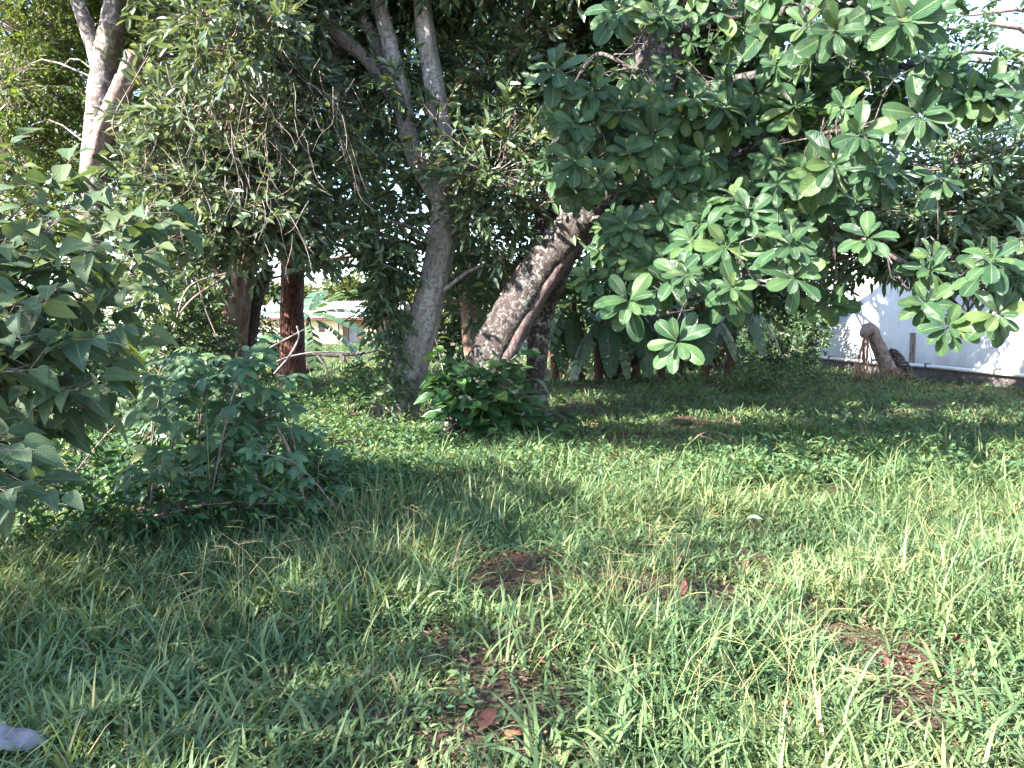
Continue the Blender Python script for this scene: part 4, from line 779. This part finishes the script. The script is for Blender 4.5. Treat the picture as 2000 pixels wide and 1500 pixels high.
def blue_sheet():
    c = W(1448, 640, 31.0); n = 12; q = Acc(); u, v = np.meshgrid(np.linspace(-1, 1, n), np.linspace(-1, 1, n))
    V = np.stack([c[0] + 0.75 * u, c[1] + 0.12 * np.sin(5 * u + 2 * v) + 0.05 * rng.standard_normal(u.shape), c[2] + 0.8 * v + 0.06 * np.sin(4 * u)], -1).reshape(-1, 3)
    i = np.arange(n - 1)[:, None] * n + np.arange(n - 1)[None]; q.add(V, np.stack([i, i + 1, i + n + 1, i + n], -1).reshape(-1, 4))
    o = q.build('blue_sheet', plain('blue_plastic', (0.02, 0.04, 0.22), (0.06, 0.12, 0.42), 6, 0.4)); o.modifiers.new('thick', 'SOLIDIFY').thickness = 0.01
    tag(o, 'dark blue sheet glimpsed hanging behind the bananas and bushes', 'sheet')
blue_sheet()
# ------------------------------------------------------------------ dead stump, logs, branches, vines
sb = W(1735, 742, 23.2) * [1, 1, 0]
ds = root('dead_stump', sb, 'hollow bent dead tree stump standing in front of the white wall', 'stump')
a = Acc(); q, rr = ptrunk([(1752, 752, 23.2, 52), (1742, 728, 23.2, 38), (1728, 700, 23.2, 28), (1712, 668, 23.2, 25), (1704, 650, 23.2, 25), (1697, 644, 23.15, 28), (1690, 650, 23.1, 22), (1687, 660, 23.1, 12)]); tube(a, q, rr, 14, 40, 0.08, 0.12, cap=True); a.build('trunk', B_dead, ds)
a = Acc(); q, rr = ptrunk([(1766, 742, 23.0, 26), (1760, 715, 23.0, 22), (1748, 690, 23.0, 14), (1738, 682, 23.05, 6)]); tube(a, q, rr, 10, 20, 0.15, 0.2, cap=True); a.build('broken_flange', B_lich, ds)
a = Acc()
for k in range(34):
    t = rng.random(); s0 = W(1690 + rng.normal(0, 3), 655 + rng.normal(0, 4), 23.1); e = W(1683 + rng.normal(0, 13), 742, 23.0 + rng.normal(0, .15)); e[2] = 0
    tube(a, [s0, (s0 + e) / 2 + rng.normal(0, .05, 3), e], [0.008, 0.012, 0.008], 4, 8)
for k in range(40):
    s0 = W(1748 + rng.normal(0, 12), 728 + rng.normal(0, 8), 23.0); e = W(1755 + rng.normal(0, 26), 745, 22.8 + rng.normal(0, .3)); e[2] = 0.02
    tube(a, [s0, (s0 + e) / 2 + np.array([0, 0, .12]) + rng.normal(0, .06, 3), e], [0.008, 0.012, 0.006], 4, 8)
a.build('root_fringe', plain('dry_roots', (0.22, 0.13, 0.09), (0.34, 0.22, 0.16), 12, 0.9), ds, True, 'stuff')
a = Acc(); q, rr = ptrunk([(1778, 742, 24.2, 11), (1781, 700, 24.2, 10), (1782, 650, 24.2, 9)]); tube(a, q, rr, 8, 14, 0.12)
fp = a.build('old_post', B_dead); tag(fp, 'short weathered wooden post standing right of the dead stump', 'post')
def log(name, label, path, bark, cat, extra=()):
    q, rr = ptrunk(path); b = np.array([q[0][0], q[0][1], 0]); r = root(name, b, label, cat); a = Acc(); tube(a, q, rr, 9, 30, 0.08, 0.05, cap=True); a.build('stem', bark, r)
    for e in extra:
        a = Acc(); q, rr = ptrunk(e); tube(a, q, rr, 6, 14, 0.08); a.build('side_branch', bark, r)
    return r
log('fallen_log', 'thin fallen log propped above the grass beside the furrowed trunk', [(560, 700, 25.5, 9), (610, 691, 25.5, 9), (660, 694, 25.5, 8), (705, 690, 25.5, 6), (740, 684, 25.6, 3)], B_lich, 'log', [[(618, 692, 25.5, 6), (634, 712, 25.3, 5), (640, 728, 25.2, 3)], [(666, 692, 25.5, 12), (672, 702, 25.4, 8), (678, 709, 25.4, 3)]])
log('hanging_branch', 'pale bare branch stretching right from the furrowed trunk', [(560, 532, 20.8, 12), (600, 524, 20.6, 11), (640, 512, 20.4, 12), (690, 498, 20.2, 10), (720, 502, 20.1, 7)], B_dry, 'branch')
log('dead_branch', 'arched dry dead branch lying on the grass', [(1345, 872, 9.9, 2.2), (1365, 850, 9.9, 2.2), (1390, 843, 9.9, 2.2), (1415, 850, 10, 2), (1440, 872, 10, 1.6)], B_brn, 'branch', [[(1390, 843, 9.9, 1.5), (1380, 860, 9.8, 1.4), (1372, 880, 9.8, 1)], [(1405, 846, 9.9, 1.6), (1450, 858, 10.2, 1.4), (1490, 880, 10.4, 1)], [(1365, 850, 9.9, 1.5), (1400, 862, 9.8, 1.2), (1430, 880, 9.7, 1)]])
log('bare_stem', 'long bare purple brown stem arching down into the grass beside the palmate shrub', [(535, 825, 6.4, 6), (560, 870, 6.3, 6), (580, 925, 6.2, 6), (597, 985, 6.15, 5)], B_brn, 'branch')
log('fallen_branch', 'dark fallen branch lying under the shrubs at the grass edge', [(300, 975, 6.9, 8), (400, 1000, 6.45, 8), (460, 1030, 6.0, 7), (520, 1062, 5.62, 5)], B_lich, 'branch')
log('dry_twig', 'thin pale dry twig slanting across the foot of the furrowed trunk', [(595, 643, 9.8, 3), (540, 672, 9.6, 3), (480, 705, 9.4, 3)], B_dry, 'twig')
log('dry_twig', 'curved pale dry twig crossing low before the furrowed trunk', [(580, 637, 9.9, 3), (583, 660, 9.8, 3), (565, 695, 9.7, 4), (535, 730, 9.5, 3)], B_dry, 'twig')
log('dry_twig', 'long level pale dry twig reaching toward the far house', [(520, 715, 9.6, 3), (565, 697, 9.8, 3), (620, 688, 10, 3), (690, 690, 10.2, 2)], B_dry, 'twig')
vt = root('dry_vine_tangle', W(450, 780, 10.6) * [1, 1, 0], 'tangle of pale dry leafless vines hanging through the left foliage', 'vine')
for k in range(170):
    cx, cy = [(470, 260), (520, 220), (300, 200), (560, 340), (440, 330), (340, 270), (600, 160), (480, 120)][k % 8]
    x, y = cx + rng.normal(0, 60), cy + rng.normal(0, 60); Y = rng.uniform(9.9, 11.4); L = rng.uniform(50, 170); an = rng.normal(1.45, 0.4)
    pts = [W(x, y, Y)]
    for s in range(4):
        x += math.cos(an) * L / 4; y += math.sin(an) * L / 4; an += rng.normal(0, 0.3); pts.append(W(x, y, Y + rng.normal(0, .08)))
    a = Acc(); r0 = rng.uniform(0.0018, 0.0034); tube(a, pts, [r0, r0, r0 * .8, r0 * .7, r0 * .4], 4, 14); a.build('vine', B_dry, vt)
for path in [[(500, 140, 10.8, 5), (515, 190, 10.8, 5), (545, 250, 10.8, 4)], [(455, 530, 10.8, 5), (370, 560, 10.6, 6), (340, 640, 10.5, 6)], [(440, 540, 10.8, 6), (375, 585, 10.7, 7), (335, 635, 10.6, 5)], [(385, 545, 10.7, 4), (400, 600, 10.7, 4), (420, 650, 10.7, 3)], [(245, 290, 10.6, 4), (220, 240, 10.5, 5), (260, 160, 10.5, 4), (290, 110, 10.5, 4)]]:
    q, rr = ptrunk(path); a = Acc(); tube(a, q, np.array(rr) * 0.7, 6, 18, 0.1); a.build('vine', B_twig, vt)

# ------------------------------------------------------------------ grass
def blades(acc, P, h, wdt, seg=3, tilt=(0.1, 0.75), curl=(0.2, 1.3), r=None):
    n = len(P); az = rng.uniform(0, 2 * PI, n); t0 = rng.uniform(*tilt, n); cu = rng.uniform(*curl, n)
    s = np.linspace(0, 1, seg + 1); ds = h / seg
    dirh = np.stack([np.cos(az), np.sin(az), np.zeros(n)], -1); side = np.stack([-np.sin(az), np.cos(az), np.zeros(n)], -1)
    side = unit(side + rng.normal(0, 0.3, (n, 3)))
    pos = P.copy(); V = []
    prof = {2: [0.7, 1.0, 0], 3: [0.6, 1.0, 0.75, 0], 4: [0.6, 1, .9, .6, 0]}[seg]
    for i in range(seg + 1):
        if i:
            th = t0 + cu * (s[i] ** 1.2) * 1.3
            pos = pos + dirh * (np.sin(th) * ds)[:, None] + np.array([0, 0, 1.0]) * (np.cos(th) * ds)[:, None]
        hw = (wdt * prof[i] * 0.5)[:, None]
        if i < seg: V += [pos - side * hw, pos + side * hw]
        else: V.append(pos)
    m = 2 * seg + 1; V = np.stack(V, 1).reshape(-1, 3); off = (np.arange(n) * m)[:, None, None]
    Q = np.array([[2 * i, 2 * i + 1, 2 * i + 3, 2 * i + 2] for i in range(seg - 1)]); T = np.array([[2 * seg - 2, 2 * seg - 1, 2 * seg]])
    rr = rng.random(n) if r is None else r
    acc.add(V, [(Q[None] + off).reshape(-1, 4), (T[None] + off).reshape(-1, 3)], None, np.repeat(rr, m))
bare = [(G(1010, 1165), 0.36, 0.9), (G(1018, 1290), 0.32, 0.75), (G(1005, 1400), .28, .55), (G(1230, 1160), .6, .3), (G(1400, 1220), .5, .2), (G(1680, 1240), .62, .28), (G(1780, 1320), .42, .3), (G(1900, 1420), .5, .34), (G(860, 1260), .12, .3), (G(1120, 865), 1.0, .35), (G(1280, 860), 1.3, .3), (G(1520, 1400), .12, .14), (G(620, 880), 1.2, .8)]
def bare_w(P):
    wv = np.ones(len(P))
    for c, rx, ry in bare: wv = np.minimum(wv, np.clip(np.hypot((P[:, 0] - c[0]) / rx, (P[:, 1] - c[1]) / ry) - 0.42, 0.1, 1))
    return wv
def pn(P, f, ph): return 0.5 + 0.25 * (np.sin(P[:, 0] * f + ph + 1.3 * np.sin(P[:, 1] * f * .7 + ph)) + np.sin(P[:, 1] * f * 1.1 - ph * 2 + 1.1 * np.sin(P[:, 0] * f * .6)))
gacc = Acc()
for (y0, y1, dn, nb, h0, h1, w0, w1, seg) in [(2.0, 4.0, 330, 10, .13, .34, .007, .017, 3), (4.0, 7.0, 200, 10, .13, .36, .008, .017, 3), (7, 12, 80, 9, .13, .34, .010, .019, 3), (12, 20, 30, 8, .14, .30, .016, .028, 2), (20, 34, 10, 8, .18, .36, .03, .05, 2), (34, 62, 2.2, 8, .25, .5, .06, .10, 2)]:
    area = (y1 - y0) * 2 * (0.68 * (y0 + y1) / 2 + 1.2); n = int(dn * area)
    y = np.sqrt(rng.uniform(y0 ** 2, y1 ** 2, n)); x = rng.uniform(-1, 1, n) * (0.68 * y + 1.2)
    T = np.stack([x, y, np.zeros(n)], -1); T = T[rng.random(n) < bare_w(T)]; n = len(T)
    lush = pn(T, 1.9, 0.7); Pb = np.repeat(T, nb, 0) + rng.normal(0, 1, (n * nb, 3)) * [0.03 + y0 * .003, 0.03 + y0 * .003, 0]
    Pb[:, 2] = gz(Pb[:, 0], Pb[:, 1]) - 0.01
    hh = np.repeat(rng.uniform(h0, h1, n) * (0.4 + 1.0 * lush), nb) * rng.uniform(0.55, 1.15, n * nb) * np.repeat(0.45 + 0.55 * bare_w(T), nb)
    tint = np.clip(np.repeat(0.25 + 0.45 * pn(T, 2.7, 3.1) + rng.normal(0, .12, n), nb) + rng.normal(0, 0.14, n * nb), 0, 0.95)
    dry = rng.random(n * nb) < 0.045; tint[dry] = rng.uniform(0.95, 1, dry.sum())
    blades(gacc, Pb, hh, rng.uniform(w0, w1, n * nb), seg, r=tint)
g1 = gacc.build('grass', M_grass, None, False, 'stuff'); tag(g1, 'rough uneven green grass covering the clearing', 'grass')
# taller tufts
tacc = Acc()
tall = [(rng.uniform(1700, 2120), rng.uniform(880, 1260), rng.uniform(.25, .52), 11) for _ in range(170)] + [(rng.uniform(650, 1000), rng.uniform(930, 1060), rng.uniform(.28, .5), 14) for _ in range(60)] + [(rng.uniform(1000, 1800), rng.uniform(900, 990), rng.uniform(.28, .5), 13) for _ in range(80)] + [(rng.uniform(420, 830), rng.uniform(1100, 1290), rng.uniform(.22, .4), 12) for _ in range(30)] + [(rng.uniform(890, 1010), rng.uniform(1200, 1320), rng.uniform(.2, .34), 12) for _ in range(12)] + [(rng.uniform(1030, 1290), rng.uniform(1200, 1330), rng.uniform(.18, .32), 12) for _ in range(20)]
for (px, py, h, nb) in tall:
    g = G(px, py); P = g + rng.normal(0, .11, (nb, 3)) * [1, 1, 0]; P[:, 2] = gz(P[:, 0], P[:, 1]) - .01
    blades(tacc, P, h * rng.uniform(.6, 1.15, nb), rng.uniform(.007, .014, nb) * (1 + g[1] * .05), 4, (0.02, 0.5), (0.2, 1.4), np.clip(rng.normal(0.55, .2, nb), 0, .96))
for (xa, xb, ya, yb, cnt) in ((-60, 700, 1120, 1530, 150), (1050, 1500, 1300, 1530, 60), (1850, 2060, 1150, 1520, 70), (700, 900, 1050, 1250, 40)):
    for _ in range(cnt):
        g = G(rng.uniform(xa, xb), rng.uniform(ya, yb)); nb = rng.integers(6, 12); P = g + rng.normal(0, .05, (nb, 3)) * [1, 1, 0]; P[:, 2] = gz(P[:, 0], P[:, 1]) - .01
        blades(tacc, P, rng.uniform(.16, .34, nb), rng.uniform(.011, .021, nb), 4, (0.1, 0.8), (0.4, 1.7), np.clip(rng.normal(0.5, .2, nb), 0, .94))
g2 = tacc.build('tall_grass', M_grass, None, False, 'stuff'); tag(g2, 'taller arching grass tufts standing above the turf', 'grass')
sacc = Acc()
for k in range(190):
    z = k % 6
    px, py = [(rng.uniform(450, 830), rng.uniform(1060, 1250)), (rng.uniform(1280, 1600), rng.uniform(1330, 1480)), (rng.uniform(1700, 2000), rng.uniform(1000, 1250)), (rng.uniform(200, 900), rng.uniform(1080, 1400)), (rng.uniform(1180, 1330), rng.uniform(1150, 1260)), (rng.uniform(600, 1000), rng.uniform(980, 1200))][z]
    g = G(px, py); g[2] = gz(g[0], g[1]); an = rng.uniform(0, 6.28); h = rng.uniform(.25, .45); ln = rng.uniform(.08, .3)
    d = np.array([math.cos(an), math.sin(an), 0]); top = g + d * ln + [0, 0, h]
    tube(sacc, [g, g + d * ln * .35 + [0, 0, h * .6], top], [.0016, .0014, .001], 3, 6)
    if rng.random() < .7:
        for j in range(rng.integers(2, 4)):
            a2 = an + rng.normal(0, .9); e = np.array([math.cos(a2), math.sin(a2), rng.uniform(-.15, .5)]); tube(sacc, [top, top + e * .05, top + e * rng.uniform(.09, .15) - [0, 0, .012]], [.0012, .0016, .0008], 3, 4)
tube(sacc, [W(418, 1050, 6.1), W(408, 920, 6.05), W(402, 775, 5.9)], [.005, .004, .0015], 4, 12)
g3 = sacc.build('seed_stalk_grass', M_stalk, None, True, 'stuff'); tag(g3, 'thin pale forked seed stalks among the near grass', 'grass')
# broad weeds
wacc = Acc()
def weeds(n, fx, leaf, hgt):
    for _ in range(n):
        px, py = fx(); g = G(px, py)
        if g[1] > 40 or g[1] < 0: continue
        g[2] = gz(g[0], g[1]); k = rng.integers(4, 9); t = rng.uniform(0, 6.28) + np.arange(k) * 2.4; el = rng.uniform(.0, .9, k)
        D = np.stack([np.cos(t) * np.cos(el), np.sin(t) * np.cos(el), np.sin(el)], -1); hz = hgt * rng.uniform(.3, 1.1, k)
        P = g + np.stack([rng.normal(0, .03, k), rng.normal(0, .03, k), hz], -1)
        add_leaves(wacc, SIMPLE, P, D, np.array([0, 0, 1.0]) + rng.normal(0, .3, (k, 3)), leaf * rng.uniform(.6, 1.3, k), 1.15)
weeds(230, lambda: (rng.uniform(-50, 2050), rng.uniform(1000, 1520)), .045, .12)
weeds(650, lambda: (rng.uniform(500, 1500), rng.uniform(868, 960)), .08, .2)
weeds(500, lambda: (rng.uniform(1400, 2050), rng.uniform(840, 960)), .09, .2)
weeds(900, lambda: (rng.uniform(150, 800), rng.uniform(840, 1000)), .08, .22)
weeds(450, lambda: (rng.uniform(1000, 2050), rng.uniform(752, 860)), .09, .18)
weeds(500, lambda: (rng.uniform(550, 850), rng.uniform(770, 880)), .09, .2)
g4 = wacc.build('weeds', M_weed, None, False, 'stuff'); tag(g4, 'small broad leaved weeds scattered through the grass', 'weeds')
# leaf litter in the bare patches
lacc = Acc()
for c, rx, ry in bare:
    n = int(200 + 420 * rx * ry / .1) if rx < 1 else 700
    P = c + np.stack([rng.normal(0, rx * .8, n), rng.normal(0, ry * .8, n), np.zeros(n)], -1); P[:, 2] = gz(P[:, 0], P[:, 1]) + rng.uniform(.005, .04, n)
    t = rng.uniform(0, 6.28, n); add_leaves(lacc, SIMPLE, P, np.stack([np.cos(t), np.sin(t), rng.normal(0, .25, n)], -1), np.array([0, 0, 1.0]) + rng.normal(0, .4, (n, 3)), rng.uniform(.012, .05, n), rng.uniform(.2, 1.0, n))
g5 = lacc.build('leaf_litter', M_litterm, None, False, 'stuff'); tag(g5, 'dry brown leaf litter lying on the bare soil patches', 'litter')
FT = leaf_meshes('fallen_leaf', [leaf_template(obov, 4, 0.5, 0.25, 0.02, 40), leaf_template(ellip, 4, 0.6, -0.2, 0.02, 41), leaf_template(obov, 4, -0.5, 0.3, 0.03, 42)], M_litter)
FL = {'beside the bare soil patch toward the lower right': [(1745, 1290), (1785, 1302), (1720, 1285), (1815, 1300)],
      'in the sunny grass near the right edge': [(1870, 1262), (1895, 1272)],
      'in the lower right shaded grass under the forked seed stalks': [(1565, 1385), (1545, 1345), (1520, 1395)],
      'in the dark soil gap at the centre of the near grass': [(1062, 1172), (1020, 1475), (970, 1420)],
      'at the patchy bare strip right of the centre': [(1215, 1182), (1255, 1170), (1195, 1190), (1330, 1180)],
      'at the left edge above the crumpled scrap': [(90, 1320), (70, 1335)],
      'at the shadowed grass edge under the heart leaved shrub': [(262, 1085), (40, 1110)],
      'alone near the bottom edge right of the crumpled scrap': [(230, 1485)],
      'alone in the lit grass right of the centre': [(1465, 1262)],
      'just below the white curled leaf': [(1460, 1105)],
      'beside the tall grass tufts on the right': [(1690, 1180)]}
k = 0
for place, spots in FL.items():
    for (px, py) in spots:
        k += 1
        g = G(px, py); g[2] = gz(g[0], g[1]) + .045; t = rng.uniform(0, 6.28); L = rng.uniform(.07, .13)
        X, Y_, Z = frames(np.array([[math.cos(t), math.sin(t), rng.normal(0, .3)]]), np.array([[rng.normal(0, .3), -0.4, 1.0]]))
        o = bpy.data.objects.new('fallen_leaf', FT[k % 3]); M = np.eye(4)
        for i, v in enumerate((X[0], Y_[0], Z[0])): M[:3, i] = v * L
        M[:3, 3] = g; o.matrix_world = Matrix(M.tolist()); COL.objects.link(o); tag(o, 'reddish dry fallen leaf ' + place, 'fallen leaf', 'fallen leaves ' + place)
# white petal-like scrap and the grey litter in the corner
a = Acc(); add_leaves(a, leaf_template(lance, 4, .6, .3, .01, 50), [G(1460, 1040) + [0, 0, .12]], [[0.9, 0.1, 0.05]], [[0, -.5, 1]], [.13]); o = a.build('white_leaf', plain('bleached', (.62, .62, .58), (.75, .74, .7), 12)); tag(o, 'bleached white curled leaf lying in the grass', 'dead leaf')
def scrap():
    c = G(20, 1520); c[2] = gz(c[0], c[1]) + .05; n, m = 14, 9; V = []; rr = np.random.default_rng(5)
    for i in range(n):
        for j in range(m):
            u, v = i / (n - 1), j / (m - 1)
            wd = 0.07 * (1 - 0.75 * max(0, u - .55) / .45)
            th = (v - .5) * 2.6
            V.append([-.16 + .30 * u, wd * math.sin(th) * 1.0 + .01 * math.sin(9 * u), .10 + wd * 0.8 * (math.cos(th) - .5) + .008 * math.sin(14 * u + 5 * v) + .004 * rr.standard_normal() - .05 * u * u])
    i = np.arange(n - 1)[:, None] * m + np.arange(m - 1)[None]
    q = Acc(); q.add(np.array(V) + c, np.stack([i, i + 1, i + m + 1, i + m], -1).reshape(-1, 4)); o = q.build('crumpled_scrap', plain('grey_lilac_scrap', (.12, .105, .125), (.24, .22, .25), 18, .6, .2))
    sm = o.modifiers.new('thick', 'SOLIDIFY'); sm.thickness = .004
    tag(o, 'crumpled pale grey scrap of sheeting lying in the grass at bottom left', 'scrap')
scrap()
